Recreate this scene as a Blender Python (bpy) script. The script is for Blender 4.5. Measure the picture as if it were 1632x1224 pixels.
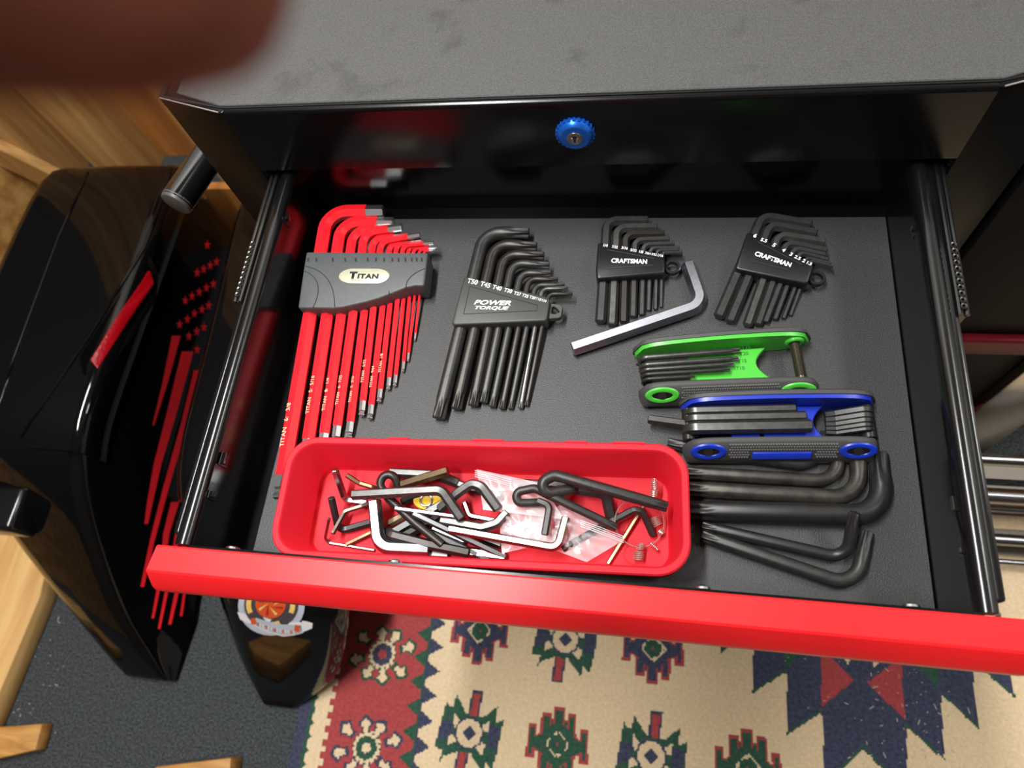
import bpy, bmesh, math, random
import numpy as np
from mathutils import Vector, Matrix
from mathutils.bvhtree import BVHTree

random.seed(7)
for o in list(bpy.data.objects):
    bpy.data.objects.remove(o)
scene = bpy.context.scene
COL = scene.collection
PI = math.pi

# ------------------------------------------------------------------ camera
CAM = Vector((0.0411089, -0.3501973, 0.4662406))
ROT = Matrix(((0.9838562, -0.036881, 0.175119), (0.1039818, 0.9142187, -0.3916527), (-0.1456525, 0.4035392, 0.9032948)))
FPX = 1119.6186
cam = bpy.data.cameras.new('camera')
cam_o = bpy.data.objects.new('camera', cam)
COL.objects.link(cam_o)
cam.sensor_fit = 'HORIZONTAL'
cam.sensor_width = 36.0
cam.lens = FPX * 36.0 / 1632.0
cam.clip_start = 0.004
cam.dof.use_dof = True
cam.dof.focus_distance = 0.50
cam.dof.aperture_fstop = 8.0
cam_o.matrix_world = Matrix.Translation(CAM) @ ROT.to_4x4()
scene.camera = cam_o

# ------------------------------------------------------------------ light
world = bpy.data.worlds.new('world')
scene.world = world
world.use_nodes = True
world.node_tree.nodes['Background'].inputs[0].default_value = (0.75, 0.85, 1.0, 1)
world.node_tree.nodes['Background'].inputs[1].default_value = 0.05

def area(name, loc, size, size_y, power, color=(1, 1, 1), rot=(0, 0, 0)):
    l = bpy.data.lights.new(name, 'AREA')
    l.shape = 'RECTANGLE'; l.size = size; l.size_y = size_y
    l.energy = power; l.color = color
    o = bpy.data.objects.new(name, l)
    o.location = loc; o.rotation_euler = rot
    COL.objects.link(o)
    return o
# long LED shop light and an added, unseen fill lamp under the ceiling (the housings are built further down)
LAMPS = [(-0.40, -0.22, 1.55, 50.0), (1.30, 0.28, 1.50, 14.0)]
for i, (lx, ly, lz, pw) in enumerate(LAMPS):
    area('shop_and_fill_lamp', (lx, ly, lz), 0.11 if i == 0 else 0.26, 1.15 if i == 0 else 0.56, pw, (1.0, 0.985, 0.965))
scene.view_settings.view_transform = 'Standard'
scene.view_settings.look = 'None'
scene.view_settings.gamma = 1.0
scene.view_settings.use_curve_mapping = False
scene.view_settings.exposure = 0.0

# ------------------------------------------------------------------ helpers
FLOOR = -0.60
def ray(px, py):
    return ROT @ Vector(((px - 816.0) / FPX, -(py - 612.0) / FPX, -1.0))
def at(px, py, z=0.0):
    """world point at height z that the photograph shows at this pixel"""
    d = ray(px, py)
    return CAM + d * ((z - CAM.z) / d.z)
def aty(px, py, y=0.0):
    d = ray(px, py)
    return CAM + d * ((y - CAM.y) / d.y)

def s2l(c):
    c = c / 255.0
    return c / 12.92 if c <= 0.04045 else ((c + 0.055) / 1.055) ** 2.4
def rgb(r, g, b):
    return (s2l(r), s2l(g), s2l(b), 1.0)

MATS = {}
def mat(name, color, rough=0.5, metal=0.0, spec=0.5, noise=None, bump=None, coat=0.0, sheen=0.0,
        emit=None, alpha=None, trans=0.0, aniso=None):
    """noise=(scale, strength, colour2)   bump=(scale, strength, distance)"""
    if name in MATS:
        return MATS[name]
    m = bpy.data.materials.new(name)
    m.use_nodes = True
    nt = m.node_tree
    b = nt.nodes['Principled BSDF']
    b.inputs['Base Color'].default_value = color
    b.inputs['Roughness'].default_value = rough
    b.inputs['Metallic'].default_value = metal
    b.inputs['Specular IOR Level'].default_value = spec
    b.inputs['Coat Weight'].default_value = coat
    b.inputs['Coat Roughness'].default_value = 0.06
    b.inputs['Sheen Weight'].default_value = sheen
    b.inputs['Transmission Weight'].default_value = trans
    if alpha is not None:
        b.inputs['Alpha'].default_value = alpha
    if emit:
        b.inputs['Emission Color'].default_value = emit[0]
        b.inputs['Emission Strength'].default_value = emit[1]
    tc = nt.nodes.new('ShaderNodeTexCoord')
    if noise:
        n = nt.nodes.new('ShaderNodeTexNoise')
        n.inputs['Scale'].default_value = noise[0]
        n.inputs['Detail'].default_value = 6.0
        n.inputs['Roughness'].default_value = 0.65
        nt.links.new(tc.outputs['Object'], n.inputs['Vector'])
        r = nt.nodes.new('ShaderNodeValToRGB')
        r.color_ramp.elements[0].position = 0.5 - noise[1]
        r.color_ramp.elements[1].position = 0.5 + noise[1]
        r.color_ramp.elements[0].color = color
        r.color_ramp.elements[1].color = noise[2]
        nt.links.new(n.outputs['Fac'], r.inputs['Fac'])
        nt.links.new(r.outputs['Color'], b.inputs['Base Color'])
    if bump:
        n2 = nt.nodes.new('ShaderNodeTexNoise')
        n2.inputs['Scale'].default_value = bump[0]
        n2.inputs['Detail'].default_value = 4.0
        nt.links.new(tc.outputs['Object'], n2.inputs['Vector'])
        bp = nt.nodes.new('ShaderNodeBump')
        bp.inputs['Strength'].default_value = bump[1]
        bp.inputs['Distance'].default_value = bump[2]
        nt.links.new(n2.outputs['Fac'], bp.inputs['Height'])
        nt.links.new(bp.outputs['Normal'], b.inputs['Normal'])
    MATS[name] = m
    return m

def wood(name, c1, c2, scale=(3, 40, 40), rough=0.55):
    if name in MATS:
        return MATS[name]
    m = mat(name, c1, rough)
    nt = m.node_tree
    b = nt.nodes['Principled BSDF']
    tc = nt.nodes.new('ShaderNodeTexCoord')
    mp = nt.nodes.new('ShaderNodeMapping')
    mp.inputs['Scale'].default_value = scale
    n = nt.nodes.new('ShaderNodeTexNoise')
    n.inputs['Scale'].default_value = 1.0; n.inputs['Detail'].default_value = 5.0
    n.inputs['Distortion'].default_value = 0.8
    r = nt.nodes.new('ShaderNodeValToRGB')
    r.color_ramp.elements[0].position = 0.33; r.color_ramp.elements[1].position = 0.68
    r.color_ramp.elements[0].color = c2; r.color_ramp.elements[1].color = c1
    nt.links.new(tc.outputs['Object'], mp.inputs['Vector'])
    nt.links.new(mp.outputs['Vector'], n.inputs['Vector'])
    nt.links.new(n.outputs['Fac'], r.inputs['Fac'])
    nt.links.new(r.outputs['Color'], b.inputs['Base Color'])
    return m

def finish(me, smooth=35):
    if smooth:
        me.shade_smooth()
        me.set_sharp_from_angle(angle=math.radians(smooth))
    me.update()

def link(name, me, m=None, parent=None, label=None, cat=None, group=None, kind=None, smooth=35):
    o = bpy.data.objects.new(name, me)
    COL.objects.link(o)
    if m is not None and len(me.materials) == 0:
        for mm in (m if isinstance(m, (list, tuple)) else [m]):
            me.materials.append(mm)
    if parent is not None:
        o.parent = parent
        o.matrix_parent_inverse = Matrix.Translation(parent.location).inverted()
    if label: o['label'] = label
    if cat: o['category'] = cat
    if group: o['group'] = group
    if kind: o['kind'] = kind
    finish(me, smooth)
    return o

def empty(name, loc, label=None, cat=None, group=None, kind=None):
    o = bpy.data.objects.new(name, None)
    COL.objects.link(o)
    o.location = loc
    o.empty_display_size = 0.02
    if label: o['label'] = label
    if cat: o['category'] = cat
    if group: o['group'] = group
    if kind: o['kind'] = kind
    return o

def from_py(name, v, f, mi=None):
    me = bpy.data.meshes.new(name)
    me.from_pydata([tuple(p) for p in v], [], f)
    if mi is not None:
        me.polygons.foreach_set('material_index', mi)
    bm = bmesh.new(); bm.from_mesh(me)
    bmesh.ops.recalc_face_normals(bm, faces=bm.faces)
    bm.to_mesh(me); bm.free()
    return me

class MB:
    def __init__(s): s.v = []; s.f = []; s.mi = []
    def add(s, v, f, m=0):
        n = len(s.v)
        s.v += [Vector(p) for p in v]
        s.f += [tuple(i + n for i in q) for q in f]
        s.mi += [m] * len(f)
        return s
    def box(s, x0, x1, y0, y1, z0, z1, m=0):
        v = [(x, y, z) for z in (z0, z1) for y in (y0, y1) for x in (x0, x1)]
        return s.add(v, [(0, 2, 3, 1), (4, 5, 7, 6), (0, 1, 5, 4), (2, 6, 7, 3), (0, 4, 6, 2), (1, 3, 7, 5)], m)
    def obox(s, o, ax, ay, az, m=0):
        """box spanned by three vectors from corner o"""
        o = Vector(o); ax = Vector(ax); ay = Vector(ay); az = Vector(az)
        v = [o + ax * a + ay * b + az * c for c in (0, 1) for b in (0, 1) for a in (0, 1)]
        return s.add(v, [(0, 2, 3, 1), (4, 5, 7, 6), (0, 1, 5, 4), (2, 6, 7, 3), (0, 4, 6, 2), (1, 3, 7, 5)], m)
    def prism(s, poly, z0, z1, m=0):
        n = len(poly)
        v = [(p[0], p[1], z0) for p in poly] + [(p[0], p[1], z1) for p in poly]
        f = [tuple(range(n))[::-1], tuple(range(n, 2 * n))]
        f += [(i, (i + 1) % n, n + (i + 1) % n, n + i) for i in range(n)]
        return s.add(v, f, m)
    def loft(s, rings, cap=True, closed=True, m=0):
        n = len(rings[0]); v = [p for r in rings for p in r]; f = []
        for k in range(len(rings) - 1):
            for i in range(n if closed else n - 1):
                j = (i + 1) % n
                f.append((k * n + i, k * n + j, (k + 1) * n + j, (k + 1) * n + i))
        if cap and closed:
            f.append(tuple(range(n))[::-1]); f.append(tuple(range((len(rings) - 1) * n, len(rings) * n)))
        return s.add(v, f, m)
    def disc(s, c, axis, r, h, n=24, m=0, r2=None):
        c = Vector(c); a = Vector(axis).normalized()
        u = a.orthogonal().normalized(); w = a.cross(u)
        ring = lambda rr, t: [c + a * t + (u * math.cos(2 * PI * i / n) + w * math.sin(2 * PI * i / n)) * rr for i in range(n)]
        return s.loft([ring(r, 0), ring(r2 if r2 else r, h)], m=m)
    def torus(s, c, axis, R, r, n=32, k=8, m=0, sq=1.0):
        c = Vector(c); a = Vector(axis).normalized()
        u = a.orthogonal().normalized(); w = a.cross(u); v = []; f = []
        for i in range(n):
            t = 2 * PI * i / n; d = u * math.cos(t) + w * math.sin(t)
            for j in range(k):
                q = 2 * PI * j / k
                v.append(c + d * (R + r * math.cos(q)) + a * r * sq * math.sin(q))
        for i in range(n):
            for j in range(k):
                f.append((i * k + j, ((i + 1) % n) * k + j, ((i + 1) % n) * k + (j + 1) % k, i * k + (j + 1) % k))
        return s.add(v, f, m)
    def mesh(s, name='m', bevel=None, seg=2, ang=40):
        me = from_py(name, s.v, s.f, s.mi)
        if bevel:
            bm = bmesh.new(); bm.from_mesh(me)
            ed = [e for e in bm.edges if len(e.link_faces) == 2 and e.calc_face_angle(0) > math.radians(ang)]
            bmesh.ops.bevel(bm, geom=ed, offset=bevel, offset_type='OFFSET', segments=seg, profile=0.5, affect='EDGES', clamp_overlap=True)
            bm.to_mesh(me); bm.free()
        return me

def fillet(pts, r, seg=7):
    pts = [Vector(p) for p in pts]
    if r <= 0 or len(pts) < 3: return pts
    out = [pts[0]]
    for i in range(1, len(pts) - 1):
        p, a, b = pts[i], pts[i - 1], pts[i + 1]
        da = (a - p); db = (b - p)
        la, lb = da.length, db.length
        da.normalize(); db.normalize()
        ang = da.angle(db)
        t = min(r / math.tan(ang / 2), la * 0.49 if i > 1 else la * 0.9, lb * 0.49 if i < len(pts) - 2 else lb * 0.9)
        rr = t * math.tan(ang / 2)
        bis = (da + db).normalized()
        c = p + bis * (rr / math.sin(ang / 2))
        va = (p + da * t) - c; vb = (p + db * t) - c
        tot = va.angle(vb); ax = va.cross(vb)
        if ax.length < 1e-12:
            out.append(p); continue
        ax.normalize()
        for k in range(seg + 1):
            out.append(c + Matrix.Rotation(tot * k / seg, 3, ax) @ va)
    out.append(pts[-1])
    return out

def sweep(mb, path, prof, up=(0, 0, 1), m=0):
    """prof(i, t) -> 2D ring; t is arc length from start"""
    path = [Vector(p) for p in path]; up0 = Vector(up)
    rings = []; L = 0
    for i, p in enumerate(path):
        if i == 0: t = path[1] - p
        elif i == len(path) - 1: t = p - path[-2]
        else: t = (path[i + 1] - p).normalized() + (p - path[i - 1]).normalized()
        t.normalize()
        if i: L += (p - path[i - 1]).length
        b = up0 - t * up0.dot(t)
        if b.length < 1e-5: b = t.orthogonal()
        b.normalize(); n = t.cross(b).normalized()
        rings.append([p + n * q[0] + b * q[1] for q in prof(i, L)])
    mb.loft(rings, m=m)
    return mb

def hexring(af, rot=0.0):
    R = af / math.sqrt(3)
    return [(R * math.cos(PI / 3 * i + rot), R * math.sin(PI / 3 * i + rot)) for i in range(6)]
def circ(r, n=14):
    return [(r * math.cos(2 * PI * i / n), r * math.sin(2 * PI * i / n)) for i in range(n)]
def star(r, a, n=36):
    return [(r * (1 - a * (0.5 - 0.5 * math.cos(6 * 2 * PI * i / n))) * math.cos(2 * PI * i / n),
             r * (1 - a * (0.5 - 0.5 * math.cos(6 * 2 * PI * i / n))) * math.sin(2 * PI * i / n)) for i in range(n)]

def insert_ends(path, d0, d1):
    """add points at given distances from the start / the end of a path"""
    path = list(path)
    a = (path[1] - path[0]).normalized(); b = (path[-2] - path[-1]).normalized()
    head = [path[0] + a * d for d in d0]; tail = [path[-1] + b * d for d in d1[::-1]]
    return [path[0]] + head + path[1:-1] + tail + [path[-1]]

def hex_path(mb, pts, af, r=None, rot=0.0, ch=0.10, up=(0, 0, 1), m=0, seg=7):
    path = fillet(pts, af * 1.6 if r is None else r, seg)
    c = af * ch
    path = insert_ends(path, [c], [c])
    n = len(path)
    def prof(i, t):
        return hexring(af * (0.80 if i in (0, n - 1) else 1.0), rot)
    return sweep(mb, path, prof, up, m)
def torx_path(mb, pts, d, r=None, up=(0, 0, 1), m=0, seg=8, flute=1.3, ends=(1, 1), hollow=False):
    path = fillet(pts, d * 1.7 if r is None else r, seg)
    c = d * 0.08; fl = d * flute
    path = insert_ends(path, [c, fl * 0.75, fl * 1.15], [c, fl * 0.75, fl * 1.15])
    n = len(path)
    A = [0.36, 0.36, 0.34, 0.0]
    def prof(i, t):
        a = 0
        if i < 4 and ends[0]: a = A[i]
        if n - 1 - i < 4 and ends[1]: a = A[n - 1 - i]
        s = 0.86 if i in (0, n - 1) else (0.95 if (a and i not in (3, n - 4)) else 1.0)
        return star(d / 2 * s, a)
    return sweep(mb, path, prof, up, m)
def round_path(mb, pts, d, r=0.0, n=12, up=(0, 0, 1), m=0, seg=8):
    path = fillet(pts, r, seg)
    return sweep(mb, path, lambda i, t: circ(d / 2, n), up, m)

def lettering(parent, body, a, b, z, m, squash=1.0, ext=0.00012, shear=0.0, spacing=1.0, normal=None, name='lettering', label=None, bold=0.0):
    """flat raised print, baseline from world point a to b"""
    a = Vector(a); b = Vector(b)
    cu = bpy.data.curves.new('t', 'FONT')
    cu.body = body; cu.align_x = 'LEFT'; cu.shear = shear; cu.space_character = spacing
    cu.offset = bold; cu.resolution_u = 3
    to = bpy.data.objects.new('t', cu); COL.objects.link(to)
    bpy.context.view_layer.update()
    me = bpy.data.meshes.new_from_object(to)
    bpy.data.objects.remove(to); bpy.data.curves.remove(cu)
    co = np.array([v.co for v in me.vertices]) if len(me.vertices) else np.zeros((0, 3))
    x0, x1 = co[:, 0].min(), co[:, 0].max()
    s = (b - a).length / (x1 - x0)
    nz = Vector(normal) if normal else Vector((0, 0, 1))
    ex = (b - a).normalized(); ey = nz.cross(ex).normalized(); ez = ex.cross(ey).normalized()
    for v in me.vertices:
        p = v.co
        v.co = a + ex * ((p.x - x0) * s) + ey * (p.y * s * squash) + ez * ext
    me.name = name
    return link(name, me, m, parent, label=label, smooth=0)

# ------------------------------------------------------------------ materials
M_black_paint = mat('black_gloss_paint', rgb(10, 10, 12), 0.20, 0.0, 0.40, bump=(900, 0.04, 0.0004))
M_black_inner = mat('black_drawer_paint', rgb(8, 8, 9), 0.20, 0.0, 0.35)
M_rail = mat('black_rolled_steel', rgb(14, 14, 15), 0.20, 0.0, 0.6)
M_slide = mat('slide_zinc', rgb(88, 86, 82), 0.28, 0.9)
M_redp = mat('red_powder_paint', rgb(232, 30, 36), 0.40, 0.0, 0.5, bump=(700, 0.05, 0.0005))
M_rivet = mat('bright_rivet', rgb(225, 225, 225), 0.2, 1.0)
M_foam = mat('grey_foam', rgb(20, 21, 21), 0.5, 0.0, 0.6, noise=(1100, 0.14, rgb(54, 55, 56)), bump=(1100, 0.4, 0.0006), sheen=0.10)
M_foamtop = mat('top_foam', rgb(46, 46, 46), 0.55, 0.0, 0.5, noise=(1100, 0.18, rgb(86, 86, 86)), bump=(1100, 0.35, 0.0006))
M_chrome = mat('chrome', rgb(186, 189, 195), 0.24, 1.0, noise=(160, 0.3, rgb(160, 164, 172)))
M_tip = mat('bright_tip', rgb(226, 228, 230), 0.32, 1.0)
M_nickel = mat('nickel_steel', rgb(158, 152, 143), 0.28, 1.0, noise=(120, 0.3, rgb(124, 117, 108)))
M_brass = mat('yellow_zinc', rgb(178, 160, 126), 0.3, 1.0, noise=(150, 0.3, rgb(146, 122, 96)))
M_oxide = mat('black_oxide', rgb(62, 62, 61), 0.42, 0.5, noise=(260, 0.25, rgb(46, 45, 45)))
M_oxide_b = mat('brown_oxide', rgb(56, 53, 50), 0.40, 0.6, noise=(160, 0.25, rgb(46, 42, 40)))
M_gunmetal = mat('grey_oxide', rgb(96, 96, 95), 0.36, 0.75, noise=(200, 0.25, rgb(70, 70, 68)))
M_dark = mat('dark_oxide', rgb(38, 38, 39), 0.36, 0.45, noise=(160, 0.3, rgb(54, 53, 52)))
M_redkey = mat('red_key_coating', rgb(232, 28, 40), 0.36, 0.0, 0.5)
M_holder = mat('grey_holder_plastic', rgb(66, 70, 71), 0.5, noise=(300, 0.3, rgb(78, 81, 82)), bump=(900, 0.2, 0.0003))
M_holder2 = mat('black_holder_plastic', rgb(58, 59, 57), 0.48, bump=(900, 0.2, 0.0003))
M_holder3 = mat('black_shiny_plastic', rgb(22, 22, 24), 0.38)
M_badge = mat('gold_badge', rgb(206, 204, 176), 0.3, 0.35)
M_ink = mat('dark_ink', rgb(26, 28, 28), 0.6)
M_engrave = mat('engraved_groove', rgb(24, 25, 26), 0.7)
M_white = mat('white_print', rgb(236, 236, 236), 0.6)
M_gold_print = mat('pale_gold_print', rgb(240, 210, 170), 0.6)
M_binred = mat('red_bin_plastic', rgb(206, 24, 42), 0.6, 0.0, 0.3)
M_green = mat('green_plastic', rgb(72, 180, 58), 0.34)
M_blue = mat('blue_plastic', rgb(24, 52, 176), 0.33)
M_rubber = mat('grey_rubber', rgb(62, 62, 62), 0.6)
M_gprint = mat('dark_green_print', rgb(34, 110, 34), 0.6)
M_bolt = mat('bolt_steel', rgb(110, 104, 88), 0.35, 0.9)
M_copper = mat('ring_wire', rgb(196, 186, 176), 0.3, 0.7)
M_blueano = mat('blue_anodised', rgb(40, 118, 236), 0.28, 0.7)
M_bag = mat('bag_black_gloss', rgb(8, 8, 9), 0.06, 0.0, 0.45)
M_flag = mat('red_decal', rgb(240, 30, 42), 0.5)
M_lens = mat('red_lens', rgb(140, 3, 16), 0.3, 0, 0.15, bump=(160, 0.6, 0.002))
M_carpet = mat('grey_carpet', rgb(34, 36, 38), 0.95, 0, 0.1, noise=(330, 0.15, rgb(86, 90, 93)), bump=(400, 0.6, 0.004))

# ================================================================== THE ROOM
XL, XR, YB, YF, ZC = -1.24, 1.70, 0.62, -1.60, 1.85
W_ply = wood('plywood', rgb(186, 122, 58), rgb(150, 92, 40), (26, 26, 2.2))
W_pine = wood('pine', rgb(226, 190, 132), rgb(200, 152, 92), (30, 30, 2.5))
W_pine_y = wood('pine_y', rgb(222, 184, 120), rgb(192, 142, 78), (34, 3, 34))
W_stud = wood('stud_pine', rgb(196, 154, 94), rgb(160, 114, 62), (40, 40, 3))
W_osb = mat('osb', rgb(196, 150, 84), 0.7, noise=(26, 0.12, rgb(150, 102, 46)))

def struct(name, mb, m, **k):
    return link(name, mb.mesh(name), m, kind='structure', **k)
struct('floor', MB().box(XL - .1, XR + .1, YF - .1, YB + .1, FLOOR - .06, FLOOR), M_carpet, label='dark grey carpeted workshop floor')
struct('ceiling', MB().box(XL - .1, XR + .1, YF - .1, YB + .1, ZC, ZC + .05), mat('ceiling_white', rgb(214, 208, 196), .8), label='pale ceiling')
struct('wall_left', MB().box(XL - .06, XL, YF - .1, YB + .1, FLOOR, ZC), W_osb, label='wall of yellow-brown strand board')
W_pale = mat('pale_wall', rgb(206, 205, 200), .8)
struct('trim_11', MB().box(XL, XL + .006, YF, YB - .11, -.12, ZC), mat('added_dark_panel', rgb(40, 34, 30), .8), label='added dark panel on the upper part of the left wall, darkens reflections')  # unseen, added so the saddlebag lid reflects dark
struct('wall_back', MB().box(XL, XR, YB, YB + .06, FLOOR, ZC), W_ply, label='orange-brown plywood wall behind the studs')
struct('wall_right', MB().box(XR, XR + .06, YF - .1, YB + .1, FLOOR, ZC), W_pale, label='pale painted wall')
struct('wall_front', MB().box(XL, XR, YF - .06, YF, FLOOR, ZC), mat('dark_wall', rgb(74, 64, 54), .8), label='dim brown wall behind the viewer')
struct('trim_10', MB().box(-.95, XR, YB - .05, YB - .046, .25, ZC), W_pale, label='added white reflector panel on the upper part of the back wall')  # unseen, added so the chrome reflects something bright
# studs on the back wall, a diagonal brace in the corner
for k, (x0, x1) in enumerate([(-1.235, -1.165), (-1.055, -0.985), (-0.80, -0.73), (-0.2, -0.14), (0.22, 0.28), (0.64, 0.70), (1.06, 1.12)]):
    struct('trim_%d' % (k + 1), MB().box(x0, x1, YB - .10, YB, FLOOR, .24 if x0 > -.9 else ZC), W_stud, label='pine wall stud')
mb = MB()
p0 = Vector((-1.238, YB - .10, -.38)); p1 = Vector((-1.10, YB - .10, -.575))
d = (p1 - p0)
mb.obox(p0, d, Vector((0, -.022, 0)), Vector((-.0, 0, -.10)))
struct('trim_8', mb, W_stud, label='diagonal pine brace in the corner of the walls')

# LED shop light and the added fill light (housing and diffuser) carrying the lamps above
for k, (lx, ly, lz, pw) in enumerate(LAMPS):
    e = empty('shop_and_fill_light', (lx, ly, lz), 'long white shop light hanging %s' % ('left of the tool chest' if k == 0 else 'right of the tool chest as added fill'), 'lamp')
    link('housing', MB().box(lx - .065, lx + .065, ly - (.6 if k == 0 else .29), ly + (.6 if k == 0 else .29), lz + .012, lz + .05).mesh('housing', .004), mat('lamp_white', rgb(230, 230, 228), .5), e)
    for dy in ((-.4, .4) if k == 0 else (-.2, .2)):
        link('hanger_cable', round_path(MB(), [(lx, ly + dy, lz + .05), (lx, ly + dy, ZC)], .004, 0).mesh('hanger'), M_slide, e)

# ------------------------------------------------------------------ the rug
RUGX0, RUGX1, RUGY0, RUGY1, CELL = -0.422, 0.98, -1.02, -0.03, 0.0022
nx = int((RUGX1 - RUGX0) / CELL); ny = int((RUGY1 - RUGY0) / CELL)
gx, gy = np.meshgrid(RUGX0 + (np.arange(nx) + .5) * CELL, RUGY0 + (np.arange(ny) + .5) * CELL)
CREAM, RED, NAVY, GREEN = 0, 1, 2, 3
img = np.zeros((ny, nx), dtype=np.int8)
def inpoly(poly):
    x = np.array([p[0] for p in poly]); y = np.array([p[1] for p in poly])
    inside = np.zeros(gx.shape, bool)
    i0 = max(0, int((x.min() - RUGX0) / CELL) - 1); i1 = min(nx, int((x.max() - RUGX0) / CELL) + 2)
    j0 = max(0, int((y.min() - RUGY0) / CELL) - 1); j1 = min(ny, int((y.max() - RUGY0) / CELL) + 2)
    if i0 >= i1 or j0 >= j1: return inside
    X = gx[j0:j1, i0:i1]; Y = gy[j0:j1, i0:i1]; r = np.zeros(X.shape, bool)
    n = len(poly)
    for a in range(n):
        b = (a + 1) % n
        if y[a] == y[b]: continue
        c = ((y[a] > Y) != (y[b] > Y)) & (X < (x[b] - x[a]) * (Y - y[a]) / (y[b] - y[a]) + x[a])
        r ^= c
    inside[j0:j1, i0:i1] = r
    return inside
def fpx(p): q = at(p[0], p[1], FLOOR); return (q.x, q.y)
def paint(poly, c): img[inpoly(poly)] = c
def paintpx(poly, c): paint([fpx(p) for p in poly], c)
UX = (at(870, 1100, FLOOR) - at(860, 1100, FLOOR)).length / 10     # metres per pixel on the rug
# woven bands along the left edge
rx = gx - RUGX0
sc = ((gy / 0.0172) % 1.0)
bump1 = 0.005 * np.abs(np.sin(sc * PI))
zig = (gy + 0.012) / 0.0325 % 1.0
img[rx < 0.20] = RED
img[rx < 0.047 + 0.004 * np.sign(np.sin(sc * 2 * PI))] = CREAM
img[rx < 0.026 - bump1] = GREEN
img[(rx < 0.020 - bump1)] = NAVY
ZX = 0.180
tri_g = 0.018 * np.clip(1 - np.abs(zig - .30) / .36, 0, 1)
tri_n = 0.020 * np.clip(1 - np.abs(zig - .80) / .38, 0, 1) + 0.020 * np.clip(1 - np.abs(zig + .2) / .38, 0, 1)
img[(rx >= ZX)] = CREAM
img[(rx > ZX - .004 - tri_g) & (rx <= ZX)] = GREEN
img[(rx >= ZX - .002) & (rx < ZX + tri_n)] = NAVY
def rel(c, pts, s, flip=1):
    return [(c[0] + x * s, c[1] + y * s * flip) for x, y in pts]
def ngon(c, r, n, a0=0.0, sx=1.0):
    return [(c[0] + r * sx * math.cos(a0 + 2 * PI * i / n), c[1] + r * math.sin(a0 + 2 * PI * i / n)) for i in range(n)]
def floorpoly(c, pts): return [(c[0] + x, c[1] + y) for x, y in pts]
def flower(c, edge, core, core2):
    """eight cream petals around a small diamond, on the red band; c in floor metres"""
    P = [(-30, 145), (80, 135), (200, 70), (160, -105), (30, -155), (-90, -135), (-200, -55), (-170, 105)]
    K = UX / 4.636
    for (x, y) in P:
        v = Vector((x, y)); d = v.normalized(); p = Vector((-d.y, d.x))
        o = Vector(c) + v * K
        for s, col in ((1.6, edge), (1.0, CREAM)):
            q = [o + (d * 44 + p * 8) * K * s, o + (d * 8 + p * 42) * K * s, o + (-d * 12 + p * 18) * K * s, o + (-d * 46 + p * 22) * K * s,
                 o + (-d * 46 - p * 22) * K * s, o + (-d * 12 - p * 18) * K * s, o + (d * 8 - p * 42) * K * s, o + (d * 44 - p * 8) * K * s]
            paint(q, col)
    paint(ngon(c, 115 * K, 8, PI / 8), CREAM)
    for i in range(16):
        a = 2 * PI * i / 16
        paint(ngon((c[0] + 104 * K * math.cos(a), c[1] + 104 * K * math.sin(a)), 12 * K, 4), edge)
    paint(ngon(c, 84 * K, 8), core)
    paint(ngon(c, 36 * K, 8), core2)
for k in range(-1, 5):
    c0 = at(610.7, 1043, FLOOR); c1 = at(580, 1190.8, FLOOR)
    cc = Vector((c0.x, c0.y)) + (Vector((c1.x, c1.y)) - Vector((c0.x, c0.y))) * k
    cc.x = c0.x - .001 * k
    if cc.y > RUGY1 - .07 or cc.y < RUGY0 + .07: continue
    if k % 2 == 0: flower((cc.x, cc.y), GREEN, NAVY, RED)
    else: flower((cc.x, cc.y), NAVY, GREEN, CREAM)
BAT = [(-190, 200), (-170, 165), (-135, 165), (-120, 250), (-40, 135), (10, 115), (55, 115), (90, 110), (200, 200), (190, 85), (250, 115),
       (225, -95), (200, -215), (150, -175), (135, -245), (30, -125), (-10, -135), (-50, -125), (-160, -165), (-195, -225), (-170, -125), (-240, -120), (-215, 35)]
def bat(c):
    K = UX / 4.636
    P = lambda pts: [(c[0] + x * K, c[1] + y * K) for x, y in pts]
    paint(P([(-5, 285), (80, 285), (60, 110), (-20, 110)]), NAVY); paint(P([(10, 268), (62, 268), (48, 110), (-2, 110)]), RED)
    paint(P([(-65, -120), (20, -120), (5, -300), (-75, -300)]), NAVY); paint(P([(-50, -120), (5, -120), (-8, -285), (-60, -285)]), RED)
    paint(P(BAT), GREEN)
    paint(P([(-215, 60), (-125, 70), (-120, -40), (-225, -70)]), NAVY); paint(P([(150, 70), (235, 60), (220, -90), (140, -70)]), NAVY)
    for q in ([(-125, 130), (-70, 70), (-105, 25), (-125, 60)], [(150, 95), (80, 50), (110, 20), (145, 30)],
              [(-145, -95), (-80, -60), (-110, -25), (-140, -30)], [(125, -140), (60, -80), (95, -40), (130, -60)]):
        paint(P(q), CREAM)
    paint(P(ngon((5, 0), 112, 10)), NAVY); paint(P(ngon((5, 0), 98, 8, .2)), CREAM); paint(P(ngon((5, 0), 52, 4, 0)), NAVY)
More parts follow.
